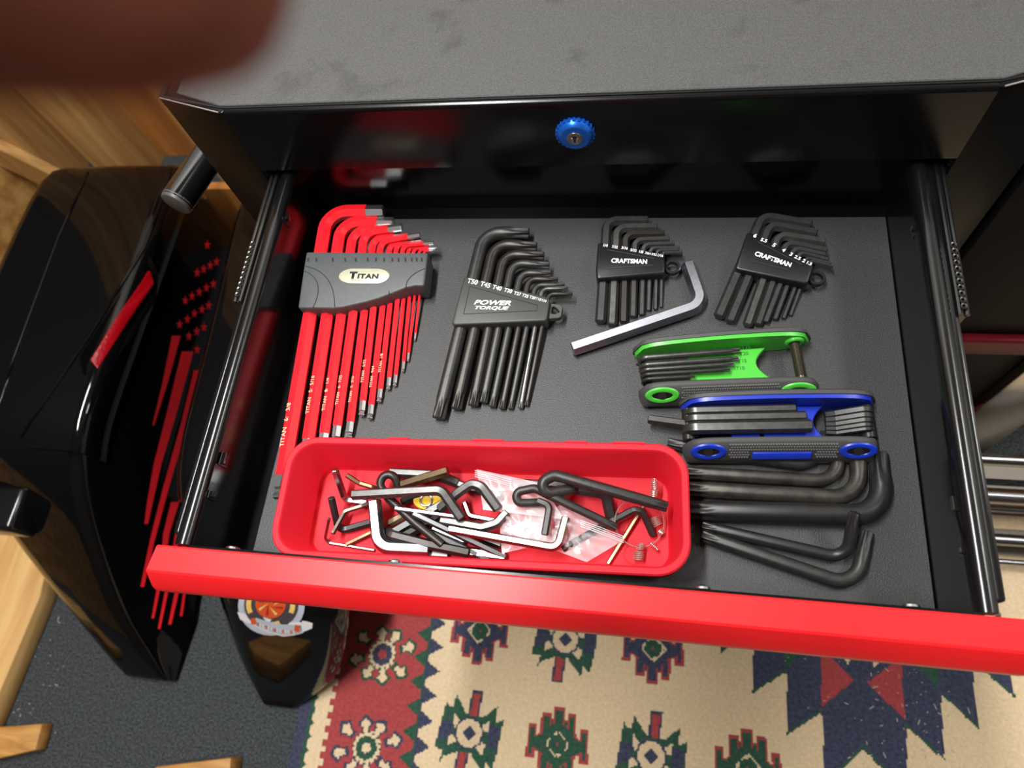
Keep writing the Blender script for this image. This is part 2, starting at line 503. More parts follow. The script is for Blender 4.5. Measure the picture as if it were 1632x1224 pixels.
def turtle(c, body):
    K = UX / 4.636
    P = lambda pts: [(c[0] + x * K, c[1] + y * K) for x, y in pts]
    paint(P([(-128, -158), (126, -158), (126, 158), (-128, 158)]), RED); paint(P([(-114, -152), (112, -152), (112, 152), (-114, 152)]), body)
    for sy in (1, -1):
        for (x0, x1, y1) in ((-128, -52, 196), (-46, 40, 246), (56, 128, 208)):
            paint(P([(x0, sy * 60), (x1, sy * 60), (x1 - 4, sy * y1), (x0 + 4, sy * y1)]), RED)
            paint(P([(x0 + 15, sy * 60), (x1 - 14, sy * 60), (x1 - 14, sy * (y1 - 26)), (x0 + 15, sy * (y1 - 26))]), body)
    for sx in (1, -1):
        paint(P([(sx * 100, 75), (sx * 160, 40), (sx * 155, 110), (sx * 215, 110), (sx * 222, -100), (sx * 160, -100), (sx * 160, -50), (sx * 100, -80)]), RED)
        paint(P([(sx * 90, 62), (sx * 172, 26), (sx * 172, 88), (sx * 202, 88), (sx * 206, -78), (sx * 174, -78), (sx * 174, -36), (sx * 90, -66)]), body)
    paint(P(ngon((0, 0), 135, 8, PI / 8)), body)
    paint(P(ngon((0, 0), 98, 4, 0)), CREAM)
    for i in range(12):
        a = 2 * PI * i / 12
        paint(P(ngon((84 * math.cos(a), 84 * math.sin(a)), 11, 4)), body)
    paint(P(ngon((0, 0), 70, 6, .3)), GREEN)
    paint(P(ngon((0, 0), 14, 4)), RED)
def grid_c(i, j):
    a = at(766, 1006, FLOOR); b = at(900, 1024, FLOOR); e = at(747, 1168, FLOOR)
    return (a.x + (b.x - a.x) * i + (e.x - a.x) * 0 , a.y + (e.y - a.y) * j)
for j in range(-1, 5):
    for i in range(0, 10):
        c = grid_c(i, j)
        if not (RUGY0 + .09 < c[1] < RUGY1 - .09): continue
        if i >= 3 and j < 3 and not (i == 3 and j == 1): continue
        if (i + j) % 2: bat(c)
        else: turtle(c, NAVY if j % 2 == 0 else GREEN)
# the big stepped star to the right, mirrored front to back
STAR = [([(1199.6, 1020), (1199.6, 1103), (1250, 1071), (1253, 1074), (1253.5, 1170), (1307, 1134), (1310, 1150), (1313, 1262), (1341, 1224), (1374, 1191),
          (1405, 1224), (1447, 1270), (1444, 1224), (1443, 1157), (1503, 1210), (1498, 1110), (1505, 1110), (1557, 1160), (1547, 1060), (1540, 1020)], NAVY),
        ([(1566, 1068), (1614, 1110), (1607, 1060), (1600, 1030), (1540, 1030)], NAVY), ([(1146, 1020), (1148, 1044), (1165, 1028), (1190, 1012)], GREEN),
        ([(1306, 1040), (1318, 1042), (1360, 1084), (1309, 1126)], RED), ([(1380, 1088), (1425, 1055), (1434, 1050), (1441, 1147)], RED),
        ([(1248, 1030), (1282, 1036), (1250, 1068)], GREEN), ([(1455, 1055), (1492, 1055), (1494, 1096), (1478, 1083)], GREEN),
        ([(1338, 1040), (1353, 1045), (1352, 1061)], CREAM), ([(1388, 1048), (1401, 1052), (1390, 1066)], CREAM)]
mir = at(1380, 1020, FLOOR).y
for poly, c in STAR:
    q = [fpx(p) for p in poly]
    paint([(x, 2 * mir - y) for x, y in q], c)
for poly, c in STAR:
    paint([fpx(p) for p in poly], c)
# green stair edging under the star's slanting sides
for a, b in (((1199.6, 1103), (1250, 1071)), ((1253.5, 1170), (1307, 1134)), ((1443, 1157), (1503, 1210)), ((1505, 1110), (1557, 1160)), ((1341, 1224), (1374, 1191)), ((1374, 1191), (1405, 1224)), ((1566, 1068), (1614, 1110))):
    n = 18
    for k in range(n):
        t = k / (n - 1)
        paintpx(ngon((a[0] + (b[0] - a[0]) * t, a[1] + (b[1] - a[1]) * t - 1.0), 3.0, 4, PI / 4), GREEN)
# merge equal knots of a row into one quad
v = []; f = []; mi = []
zt = FLOOR + 0.004
for j in range(ny):
    row = img[j]; cuts = np.flatnonzero(np.diff(row)) + 1
    st = np.concatenate(([0], cuts)); en = np.concatenate((cuts, [nx]))
    y0 = RUGY0 + j * CELL; y1 = y0 + CELL
    for a, b in zip(st, en):
        x0 = RUGX0 + a * CELL; x1 = RUGX0 + b * CELL; n = len(v)
        v += [(x0, y0, zt), (x1, y0, zt), (x1, y1, zt), (x0, y1, zt)]
        f.append((n, n + 1, n + 2, n + 3)); mi.append(int(row[a]))
rug_me = bpy.data.meshes.new('rug'); rug_me.from_pydata(v, [], f)
rug_me.polygons.foreach_set('material_index', mi)
def weave(name, c1, c2):
    m = mat(name, c1, .95, 0, .1, noise=(230, .22, c2))
    nt = m.node_tree; b = nt.nodes['Principled BSDF']
    tc = nt.nodes.new('ShaderNodeTexCoord'); w = nt.nodes.new('ShaderNodeTexWave'); w.wave_type = 'BANDS'; w.bands_direction = 'X'
    w.inputs['Scale'].default_value = 150; w.inputs['Distortion'].default_value = 3.0; w.inputs['Detail'].default_value = 2
    bp = nt.nodes.new('ShaderNodeBump'); bp.inputs['Strength'].default_value = .35; bp.inputs['Distance'].default_value = .0015
    nt.links.new(tc.outputs['Object'], w.inputs['Vector']); nt.links.new(w.outputs['Fac'], bp.inputs['Height']); nt.links.new(bp.outputs['Normal'], b.inputs['Normal'])
    return m
RUGM = [weave('wool_cream', rgb(206, 182, 146), rgb(230, 208, 172)), weave('wool_red', rgb(146, 58, 60), rgb(176, 80, 80)),
        weave('wool_navy', rgb(44, 48, 68), rgb(78, 82, 102)), weave('wool_green', rgb(36, 66, 54), rgb(62, 98, 78))]
rug = empty('rug', (.2, -.5, FLOOR), 'flat woven wool rug with red border and cream field of star motifs', 'rug')
link('pile', rug_me, RUGM, rug, smooth=0)
link('backing', MB().box(RUGX0, RUGX1, RUGY0, RUGY1, FLOOR + .0002, FLOOR + .0036).mesh('backing'), RUGM[2], rug)

# sawdust and slivers on rug and carpet
mb = MB()
for k in range(130):
    if k < 90: p = at(random.gauss(1420, 75), random.uniform(1040, 1220), FLOOR); zz = FLOOR + .0042
    else: p = at(random.uniform(20, 110), random.uniform(960, 1170), FLOOR); zz = FLOOR + .0005
    a = random.uniform(0, PI); l = random.choice([.0010, .0014, .0014, .002, .006]) * random.uniform(.6, 1.3); w = min(l, .0010)
    u = Vector((math.cos(a), math.sin(a), 0)); n = Vector((-u.y, u.x, 0))
    mb.obox((p.x, p.y, zz), u * l, n * w, (0, 0, .0006))
link('sawdust', mb.mesh('sawdust'), mat('sawdust_pale', rgb(176, 168, 156), .9), kind='stuff', label='pale sawdust and slivers scattered on rug and carpet', cat='sawdust')

# loose timber on the carpet at the left
def board(name, poly, z0, z1, m, label):
    return link(name, MB().prism([(p[0], p[1]) for p in poly], z0, z1).mesh(name, .003, 2), m, label=label, cat='board')
board('pine_board', [(-1.20, -.492), (-.888, -.492), (-.874, -.30), (-.90, -.12), (-1.20, -.12)], FLOOR + .0005, FLOOR + .038, W_pine_y, 'wide pale pine board lying on carpet beside the black saddlebag')
a, b, c, d = at(-60, 1163, -.575), at(67, 1153, -.575), at(56, 1196, -.575), at(-60, 1222, -.575)
board('board_offcut', [a, d, c, b], FLOOR + .0005, -.575, wood('pine_amber', rgb(206, 156, 84), rgb(160, 106, 48), (10, 60, 60)), 'short amber pine offcut with angled end on the carpet')
a, b = at(246, 1222, -.565), at(368, 1207, -.565)
board('pine_offcut', [(a.x, a.y), (a.x + .01, a.y - .13), (b.x + .012, b.y - .13), (b.x + .004, b.y - .02), (b.x, b.y)], FLOOR + .0005, -.565, wood('pine_amber', rgb(206, 156, 84), rgb(160, 106, 48)), 'pine offcut cut off by the lower edge of the picture')

link('plywood_panel', MB().box(-.93, -.345, .385, .400, FLOOR + .0005, -.425).mesh('panel', .001, 1), W_ply, label='orange plywood panel standing on edge behind the saddlebags', cat='panel')

# ------------------------------------------------------------------ motorcycle saddlebags
def bag_sections(secs, flare=1.0):
    """secs: (y, xr, xl, ztop, drop) -> rings of a rounded box section, flat side to the right"""
    rings = []
    for (y, xr, xl, zt, zb) in secs:
        h = zt - zb; w = xr - xl
        r = min(.022, h * .3, w * .2); q = min(.07, h * .35, w * .4)
        fl_ = flare * min(.045, max(0, (-.03 - y) * .22)) * min(1, h / .12)
        pts = [(xr + fl_ - r * .6, zb)]
        pts += [(xr + fl_, zb + r * .6), (xr + fl_ * .45, zb + h * .5)]
        for k in range(5):
            a = k / 4 * PI / 2
            pts.append((xr - r + r * math.cos(a), zt - r + r * math.sin(a)))
        pts.append(((xr + xl) / 2, zt + .004 * min(1, h / .2)))
        pts.append((xl + q, zt - .002))
        for k in range(1, 5):
            a = k / 4 * PI / 2
            pts.append((xl + q - q * math.sin(a), zt - .002 - q * .75 + q * .75 * math.cos(a)))
        pts += [(xl, zb + h * .25), (xl + min(.02, w * .2), zb)]
        rings.append([Vector((x, y, z)) for x, z in pts])
    return rings
def smooth_secs(secs, n=4):
    out = []
    A = np.array(secs, float)
    for i in range(len(A) - 1):
        p0 = A[max(0, i - 1)]; p1 = A[i]; p2 = A[i + 1]; p3 = A[min(len(A) - 1, i + 2)]
        for k in range(n):
            t = k / n
            out.append(.5 * ((2 * p1) + (p2 - p0) * t + (2 * p0 - 5 * p1 + 4 * p2 - p3) * t * t + (3 * p1 - p0 - 3 * p2 + p3) * t ** 3))
    out.append(A[-1]); return out
ZB = FLOOR + .005
def saddlebag(loc, label, secs, lid_end, flare=1.0):
    e = empty('saddlebag', loc, label, 'saddlebag', 'motorcycle saddlebags beside the tool chest')
    S = smooth_secs(secs)
    body = MB().loft(bag_sections(S, flare)).mesh('body')
    bo = link('body', body, M_bag, e, smooth=50)
    lid = []
    for s in S:
        y, xr, xl, zt, zb = s
        if y < lid_end: continue
        lid.append((y, xr + .004, xl - .004, zt + .005, zt - .055))
    lid_o = link('lid', MB().loft(bag_sections(lid, 0)).mesh('lid'), M_bag, e, smooth=50)
    bv = BVHTree.FromPolygons([v.co.copy() for v in body.vertices], [tuple(p.vertices) for p in body.polygons])
    return e, bv, lid_o
bag1, bv1, lid1 = saddlebag((-.78, -.02, FLOOR), 'glossy black saddlebag with red flag decal and red side lens', [
    (.352, -.70, -.84, -.37, ZB), (.34, -.675, -.875, -.325, ZB), (.30, -.665, -.90, -.298, ZB), (.10, -.662, -.90, -.293, ZB), (-.06, -.662, -.895, -.293, ZB),
    (-.12, -.664, -.885, -.305, ZB), (-.17, -.668, -.865, -.335, ZB), (-.23, -.668, -.83, -.388, ZB), (-.31, -.66, -.77, -.470, ZB), (-.37, -.640, -.725, -.543, ZB), (-.398, -.630, -.70, -.578, ZB)], -.135)
bag2, bv2, lid2 = saddlebag((-.41, -.05, FLOOR), 'glossy black saddlebag with round fire badge sticker under the drawer', [
    (.31, -.355, -.50, -.38, ZB), (.30, -.335, -.53, -.325, ZB), (.26, -.322, -.545, -.302, ZB), (.06, -.322, -.53, -.298, ZB), (-.10, -.320, -.522, -.298, ZB),
    (-.17, -.315, -.515, -.31, ZB), (-.22, -.313, -.508, -.342, ZB), (-.29, -.31, -.497, -.405, ZB), (-.355, -.345, -.492, -.50, ZB), (-.40, -.405, -.482, -.572, ZB), (-.414, -.43, -.474, -.588, ZB)], -.185, -1.1)

def onto(bv, px, py, off=.0012):
    d = ray(px, py).normalized()
    hit, nrm, idx, dist = bv.ray_cast(CAM, d)
    if hit is None: return None
    if nrm.dot(d) > 0: nrm = -nrm
    return hit + nrm * off
def decal(mb, bv, poly, m=0, off=.0012):
    q = [onto(bv, x, y, off) for x, y in poly]
    if any(p is None for p in q): return
    mb.add(q, [tuple(range(len(q)))], m)
def strip(mb, bv, cl, w0, w1, n=14, m=0, off=.0012):
    """a stripe following pixel points cl, tapering from w0 to w1"""
    P = []
    for i in range(len(cl) - 1):
        for k in range(n):
            t = k / n; P.append((cl[i][0] + (cl[i + 1][0] - cl[i][0]) * t, cl[i][1] + (cl[i + 1][1] - cl[i][1]) * t))
    P.append(cl[-1])
    for i in range(len(P) - 1):
        a = w0 + (w1 - w0) * i / (len(P) - 1); b = w0 + (w1 - w0) * (i + 1) / (len(P) - 1)
        decal(mb, bv, [(P[i][0] - a / 2, P[i][1]), (P[i][0] + a / 2, P[i][1]), (P[i + 1][0] + b / 2, P[i + 1][1]), (P[i + 1][0] - b / 2, P[i + 1][1])], m, off)
mb = MB()
SX, SY = 420 / 1632.0, 315 / 1224.0
stars = [(1280, 40)] + [(1217, 212), (1257, 190), (1298, 167), (1337, 145)] + [(1143, 385), (1185, 357), (1230, 332), (1275, 305), (1317, 282)] + \
        [(1108, 532), (1156, 500), (1200, 465), (1247, 440), (1288, 415)] + [(1166, 606), (1214, 576), (1258, 550)] + [(1216, 688)]
for (x, y) in stars:
    mb = MB()
    cx, cy = x * SX, 380 + y * SY
    for k in range(5):
        a = PI / 2 + k * 2 * PI / 5
        decal(mb, bv1, [(cx + 7.2 * .8 * math.cos(a), cy - 8.6 * math.sin(a)), (cx + 3.0 * .8 * math.cos(a + .63), cy - 3.4 * math.sin(a + .63)), (cx, cy), (cx + 3.0 * .8 * math.cos(a - .63), cy - 3.4 * math.sin(a - .63))])
    if mb.v: link('decal_star', mb.mesh('star'), M_flag, bag1, smooth=0)
for cl, w0, w1 in (([(280, 535), (262, 610), (243, 678)], 14, 3), ([(298, 560), (272, 660), (250, 740), (238, 800), (232, 835)], 19, 6), ([(314, 590), (294, 670), (264, 775), (242, 860), (226, 935)], 13, 6),
                   ([(278, 800), (264, 850), (258, 905), (243, 985)], 13, 4), ([(286, 830), (272, 905), (253, 1002)], 9, 4), ([(297, 850), (286, 920), (270, 995)], 9, 5), ([(302, 880), (288, 982)], 5, 4)):
    mb = MB(); strip(mb, bv1, cl, w0, w1)
    if mb.v: link('decal_stripe', mb.mesh('stripe'), M_flag, bag1, smooth=0)
# red side lens in a dark frame
def slab(bv, poly, off0, off1):
    a = [onto(bv, x, y, off0) for x, y in poly]; b = [onto(bv, x, y, off1) for x, y in poly]; n = len(poly)
    return MB().add(a + b, [tuple(range(n))[::-1], tuple(range(n, 2 * n))] + [(i, (i + 1) % n, n + (i + 1) % n, n + i) for i in range(n)])
lo = link('lens_frame', slab(bv1, [(236, 410), (247, 440), (240, 480), (168, 600), (152, 615), (134, 598), (130, 572), (190, 480)], -.004, .009).mesh('lens_frame', .003, 2), M_bag, bag1)
link('lens', slab(bv1, [(231, 432), (236, 452), (200, 515), (157, 592), (149, 579), (189, 507)], .004, .011).mesh('lens', .002, 2), M_lens, lo, label='red reflector lens')
# lid latch at the near end of the first bag
mb = MB(); p = at(0, 815, -.34)
mb.box(p.x - .05, p.x + .028, p.y - .025, p.y + .035, -.385, -.335)
link('latch', mb.mesh('latch', .008, 3), M_rail, bag1)
bvl = BVHTree.FromPolygons([v.co.copy() for v in lid1.data.vertices], [tuple(p.vertices) for p in lid1.data.polygons])
for pts, zz, dia in (([(272, 268), (262, 310), (230, 395), (146, 532), (46, 676), (30, 700)], 0, .005), ([(140, 275), (93, 380), (0, 632), (-20, 680)], 0, .004)):
    mb = MB(); path = []
    for (x0, y0), (x1, y1) in zip(pts[:-1], pts[1:]):
        for k in range(6): path.append(onto(bvl, x0 + (x1 - x0) * k / 6, y0 + (y1 - y0) * k / 6, .0006))
    path = [p for p in path if p is not None]
    if len(path) < 3: continue
    round_path(mb, path, dia, 0, 10)
    link('trim_bead', mb.mesh('bead'), M_bag, lid1)
# round badge sticker (layers of flat colour, one step above the other)
C_ = [mat('st_silver', rgb(186, 192, 204), .45), mat('st_dark', rgb(70, 66, 72), .45), mat('st_orange', rgb(214, 84, 40), .45), mat('st_yellow', rgb(236, 196, 110), .45), mat('st_red', rgb(176, 40, 34), .45), mat('st_white', rgb(226, 226, 228), .45)]
mb = MB()
cx, cy = 433, 965
def ell(x, y, rx_, ry_, n=28, a0=0, a1=2 * PI):
    return [(x + rx_ * math.cos(a0 + (a1 - a0) * i / n), y + ry_ * math.sin(a0 + (a1 - a0) * i / n)) for i in range(n)]
def fan(bv, poly, m, off):
    c = (sum(p[0] for p in poly) / len(poly), sum(p[1] for p in poly) / len(poly))
    for i in range(len(poly)):
        decal(mb, bv, [c, poly[i], poly[(i + 1) % len(poly)]], m, off)
fan(bv2, ell(cx, cy, 53, 47), 0, .0010)
def band(top, bot, m, off):
    for k in range(len(top) - 1): decal(mb, bv2, [top[k], top[k + 1], bot[k + 1], bot[k]], m, off)
band([(398, 983), (410, 979), (430, 985), (450, 989), (468, 990), (483, 990)], [(402, 994), (412, 999), (430, 1007), (452, 1013), (470, 1011), (484, 1007)], 5, .0015)
band([(379, 974), (390, 977), (401, 981)], [(384, 986), (392, 990), (404, 994)], 5, .0014); band([(482, 988), (490, 989), (499, 992)], [(483, 1006), (491, 1003), (498, 1000)], 5, .0014)
band([(402, 984), (411, 982), (430, 988), (450, 992), (468, 993), (480, 993)], [(405, 992), (413, 996), (430, 1003), (452, 1009), (470, 1007), (481, 1004)], 0, .0030)
fan(bv2, ell(cx, cy - 2, 43, 38), 1, .0018)
fan(bv2, ell(cx, cy - 4, 24, 22), 2, .0026)
for k in range(8):
    a = k * PI / 4 + .3
    fan(bv2, [(cx + 4 * math.cos(a + 1), cy - 4 + 4 * math.sin(a + 1)), (cx + 20 * math.cos(a + .12), cy - 4 + 18 * math.sin(a + .12)), (cx + 20 * math.cos(a - .12), cy - 4 + 18 * math.sin(a - .12))], 3 if k % 2 else 4, .003)
for a0 in (0, PI / 2, PI, 1.5 * PI):
    o = [(cx + 39 * math.cos(a0 + t), cy - 3 + 34 * math.sin(a0 + t)) for t in (-.42, -.2, 0, .2, .42)]; i_ = [(cx + 31 * math.cos(a0 + t), cy - 3 + 27 * math.sin(a0 + t)) for t in (.42, .2, 0, -.2, -.42)]
    for k in range(4): decal(mb, bv2, [o[k], o[k + 1], i_[3 - k], i_[4 - k]], 3, .0026)
for k in range(14):
    x = 412 + k * 4.4; y = 986 + k * 1.0 + (4 - abs(k - 6.5) * .55)
    decal(mb, bv2, [(x, y + 2), (x + 2.2, y + 2.4), (x + 2.2, y + 8), (x, y + 7.6)], 5 if k % 3 else 2, .0036)
decal(mb, bv2, [(401, 983), (409, 981), (411, 991), (403, 992)], 2, .0036); decal(mb, bv2, [(472, 992), (480, 994), (478, 1004), (470, 1003)], 2, .0036)
link('badge_sticker', mb.mesh('badge'), C_, bag2, label='silver, orange and yellow round fire badge sticker', smooth=0)
# the worn sticker on the near face of the first bag, its brown reflection painted in
mb = MB()
out = [(20, 881), (30, 877), (48, 884), (62, 893), (70, 905), (80, 921), (92, 936), (104, 944), (113, 954), (107, 966), (92, 962), (75, 951), (58, 935), (40, 912)]
oc = (sum(p[0] for p in out) / len(out), sum(p[1] for p in out) / len(out))
mb_s = MB(); mb = mb_s
fan(bv1, out, 0, .0012); fan(bv1, [(oc[0] + (x - oc[0]) * .84, oc[1] + (y - oc[1]) * .84) for x, y in out], 1, .002)
fan(bv1, ell(oc[0] - 6, oc[1] - 4, 13, 12), 2, .0028)
link('worn_sticker', mb_s.mesh('sticker'), [mat('st_clear_edge', rgb(176, 160, 144), .3), mat('st_brown_reflection', rgb(92, 66, 44), .15), mat('st_rust_reflection', rgb(120, 78, 46), .2)], bag1, label='translucent badge sticker with painted brown reflection and pale outline', smooth=0)

# ================================================================== TOOL CHEST
CX = -0.0062                      # middle of the chest
FL, FR, OL, OR_ = -0.257, 0.2446, -0.312, 0.2996
ZT, ZH = 0.1228, 0.0625           # top of the chest, underside of the header
DB = 0.40
chest = empty('tool_chest', (CX, .2, FLOOR), 'black steel tool chest with its top drawer pulled out', 'tool chest')
mb = MB()
# corner posts with a slanted front panel, sides, back
for s, f, o in ((1, FL, OL), (-1, FR, OR_)):
    mb.prism([(f, 0), (f + s * .004, .006), (o + s * .012, .024), (o + s * .012, DB), (o, DB), (o, .017)][::s], -.50, ZT)
mb.box(OL + .012, OR_ - .012, DB - .012, DB, -.50, ZT)
mb.box(FL + .002, FR - .002, .001, .012, -.05, -.012)
mb.box(FL, FR, .001, DB - .012, -.50, -.488)
link('body', mb.mesh('body', .0012, 2), mat('black_body_paint', rgb(9, 9, 10), .30, 0, .18), chest)
# header above the drawer with a rolled bottom lip and rounded top edge
mb = MB()
prof = [(.012, ZH), (.0, ZH)] + [(.0035 - .0035 * math.cos(k / 6 * PI / 2), ZT - .0035 + .0035 * math.sin(k / 6 * PI / 2)) for k in range(7)] + [(.012, ZT)]
mb.loft([[Vector((x, y, z)) for y, z in prof] for x in (FL, FR)])
link('header_panel', mb.mesh('header'), M_black_paint, chest, smooth=60)
mb = MB()
top = [(FL, .0038), (OL, .017), (OL, DB), (OR_, DB), (OR_, .017), (FR, .0038)]
inn = [(FL + .001, .0052), (OL + .004, .0185), (OL + .006, DB - .006), (OR_ - .006, DB - .006), (OR_ - .004, .0185), (FR - .001, .0052)]
n = 6
v = [(x, y, ZT + .0006) for x, y in top] + [(x, y, ZT + .0006) for x, y in inn] + [(x, y, ZT - .006) for x, y in inn] + [(x, y, ZT - .008) for x, y in top]
f = [(i, (i + 1) % n, n + (i + 1) % n, n + i) for i in range(n)] + [(n + i, n + (i + 1) % n, 2 * n + (i + 1) % n, 2 * n + i) for i in range(n)] + [tuple(range(2 * n, 3 * n))]
f += [(i, 3 * n + i, 3 * n + (i + 1) % n, (i + 1) % n) for i in range(n)] + [tuple(range(3 * n, 4 * n))[::-1]]
mb.add(v, f)
link('top_tray', mb.mesh('top'), M_black_paint, chest, smooth=0)
# bright beads standing in for light reflected on the two slanted corners
for s, f_, o in ((1, FL, OL), (-1, FR, OR_)):
    mb = MB(); round_path(mb, [(f_ - s * .002, .0003, ZT + .0004), (o + s * .001, .0165, ZT + .0004)], .0011, 0, 6)
    link('edge_glint', mb.mesh('edge'), mat('glint_metal', rgb(205, 196, 194), .3, .8), chest, label='bright bead standing in for the edge highlight')
# lock
lk = aty(917, 210, 0)
lo = link('lock', MB().disc((lk.x, .001, lk.z), (0, -1, 0), .0128, .004, 40).disc((lk.x, -.003, lk.z), (0, -1, 0), .0128, .003, 40, r2=.0100).mesh('lock', .0005, 2), M_blueano, chest, label='blue anodised lock')
mb = MB()
for k in range(24):
    a = 2 * PI * k / 24
    mb.disc((lk.x + .0126 * math.cos(a), .0006, lk.z + .0126 * math.sin(a)), (0, -1, 0), .0011, .0036, 8)
link('knurled_ring', mb.mesh('ring'), M_blueano, lo, kind='stuff')
link('lock_core', MB().disc((lk.x, -.0058, lk.z), (0, -1, 0), .0056, .0009, 28).mesh('core', .0003, 2), mat('lock_steel', rgb(150, 146, 138), .3, .9), lo)
link('keyhole', MB().disc((lk.x, -.0066, lk.z + .0016), (0, -1, 0), .0015, .0003, 12).box(lk.x - .0006, lk.x + .0006, -.00695, -.0066, lk.z - .003, lk.z + .001).mesh('keyhole'), M_engrave, lo)
link('wafer', MB().box(lk.x + .0009, lk.x + .0023, -.0072, -.0066, lk.z - .0036, lk.z + .0008).box(lk.x - .0024, lk.x - .0010, -.0071, -.0066, lk.z - .003, lk.z + .001).mesh('wafer'), M_rivet, lo, kind='stuff')

# the open drawer
DL, DR = -.2325, .2205           # inner faces of the side walls
BLX, BRX = -.2384, .2247         # ridges of the rolled side edges
DFY = -.2908                     # inner face of the drawer front
drawer = link('drawer', MB().box(DL - .0012, DR + .0012, DFY, .014, -.0034, -.0022).box(DL - .0012, DL, DFY, .014, -.0034, .052).box(DR, DR + .0012, DFY, .014, -.0034, .052)
              .box(DL, DR, .0125, .014, -.0022, .056).box(DL - .0012, DR + .0012, DFY - .0014, DFY, -.004, .0556).mesh('drawer'), M_black_inner, chest, label='open drawer of black steel')
for s, x in ((-1, BLX), (1, BRX)):
    mb = MB()
    w = .0055
    prof = [(-w, .0455), (-w, .053), (-w * .72, .0560), (0, .0570), (w * .72, .0560), (w, .053), (w, .0455)]
    mb.loft([[Vector((x + a, y, z)) for a, z in prof] for y in (-.2905, .013)])
    link('rolled_edge', mb.mesh('edge'), M_rail, drawer, smooth=60)
    # outer drawer slide: runner on the drawer and the cabinet member half way
    xo = x + s * .0075
    link('runner', MB().box(min(x + s * .0055, x + s * .011), max(x + s * .0055, x + s * .011), -.284, .013, .018, .0515).mesh('runner', .002, 2), M_rail, drawer)
    mb = MB()
    xa, xb = x + s * .0105, x + s * .0150
    for zz in (.0525,):
        round_path(mb, [(xa, -.113, zz), (xa, .02, zz)], .0034, 0, 8); round_path(mb, [(xb, -.113, zz - .001), (xb, .02, zz - .001)], .0034, 0, 8)
    mb.box(min(xa, xb), max(xa, xb), -.113, .02, .016, .0515)
    sl = link('slide_member', mb.mesh('slide'), M_slide if s < 0 else M_rail, chest, label='steel ball bearing slide')
    mb = MB()
    for k in range(11):
        mb.torus((xa + s * .002, -.108 + k * .0045, .0545), (0, 0, 1), .0016, .0007, 10, 5)
    link('bearing_balls', mb.mesh('balls'), M_slide, sl, kind='stuff')
# punched tabs in the side walls
for (px, py, wd, xx, sg) in ((357, 733, .010, DL, 1), (338, 790, .006, DL, 1), (458, 350, .008, DL, 1), (1524, 806, .010, DR, -1), (1458, 370, .005, DR, -1), (1536, 880, .005, DR, -1)):
    d = ray(px, py); p = CAM + d * ((xx - CAM.x) / d.x)
    mb = MB(); mb.obox((xx, p.y - wd / 2, p.z - .005), (sg * .0006, 0, 0), (0, wd, 0), (0, 0, .010))
    mb.obox((xx + sg * .0004, p.y - wd / 2 + .001, p.z + .001), (sg * .0035, 0, .0015), (0, wd - .002, 0), (0, 0, .0035))
    link('punched_tab', mb.mesh('tab', .0003, 1), M_rail if sg > 0 else M_slide, drawer)
# red handle along the front
HL, HR = -.2575, .2451
prof = [(-.2922, .0540), (-.2924, .0566), (-.2934, .0572), (-.3000, .0562), (-.3078, .0550), (-.3092, .0542), (-.3165, .0446), (-.3182, .0400), (-.3182, .0300), (-.3165, .0275), (-.3120, .0275), (-.3120, .0420), (-.3060, .0490), (-.2960, .0500), (-.2960, -.004), (-.2922, -.004)]
mb = MB()
rings = []
for x, sh in ((HL + .0032, .62), (HL + .0009, .85), (HL, 1.0), (HR, 1.0), (HR - .0009, .85), (HR - .0032, .62)):
    mid_y, mid_z = -.3045, .030
    rings.append([Vector((x, -.2922 + (y + .2922) * (1 - (1 - sh) * .55) , z - (1 - sh) * .004 * (1 if z > .02 else 0))) for y, z in prof])
rings[0] = [Vector((HL + .0062 if y > -.30 else HL + .0032, p.y, p.z)) for p, (y, z) in zip(rings[0], prof)]
rings = rings[1:-1]
rings = [[Vector((r.x + (.004 * max(0, (y + .3075) / .0153) if k < 2 else -.004 * max(0, (y + .3075) / .0153)), r.y, r.z)) for r, (y, z) in zip(R_, prof)] for k, R_ in enumerate(rings)]
mb.loft(rings)
link('handle', mb.mesh('handle', .0005, 2, 60), M_redp, drawer, label='red painted full width handle', smooth=19)
for px, py in ((366, 876), (626, 900.5), (1121, 942), (1456, 972)):
    p = at(px, py, .0562)
    link('rivet', MB().disc((p.x, -.2908, .0528), (0, 1, 0), .0046, .0012, 20, r2=.0042).disc((p.x, -.2896, .0528), (0, 1, 0), .0042, .0012, 20, r2=.0018).mesh('rivet'), M_rivet, drawer)
# closed drawers further down
for k, (z0, z1) in enumerate(((-.130, -.016), (-.250, -.136), (-.37, -.256), (-.488, -.376))):
    d_o = link('lower_drawer', MB().box(FL + .004, FR - .004, -.012, .3, z0, z1 - .004).mesh('front', .0015, 2), M_black_paint, chest)
    hp = [(-.012, z1 - .004), (-.026, z1 - .006), (-.032, z1 - .014), (-.032, z1 - .026), (-.029, z1 - .026), (-.012, z1 - .012)]
    link('handle', MB().loft([[Vector((x, y, z)) for y, z in hp] for x in (FL + .004, FR - .004)]).mesh('h'), M_redp, d_o)
# casters
for x in (-.26, .25):
    for y in (.06, .34):
        w = link('caster', MB().disc((x - .014, y, FLOOR + .0352), (1, 0, 0), .035, .028, 24).box(x - .02, x + .02, y - .03, y + .03, -.512, -.50).box(x - .019, x - .016, y - .02, y + .02, FLOOR + .03, -.505).box(x + .016, x + .019, y - .02, y + .02, FLOOR + .03, -.505).mesh('caster'), M_rail, chest)
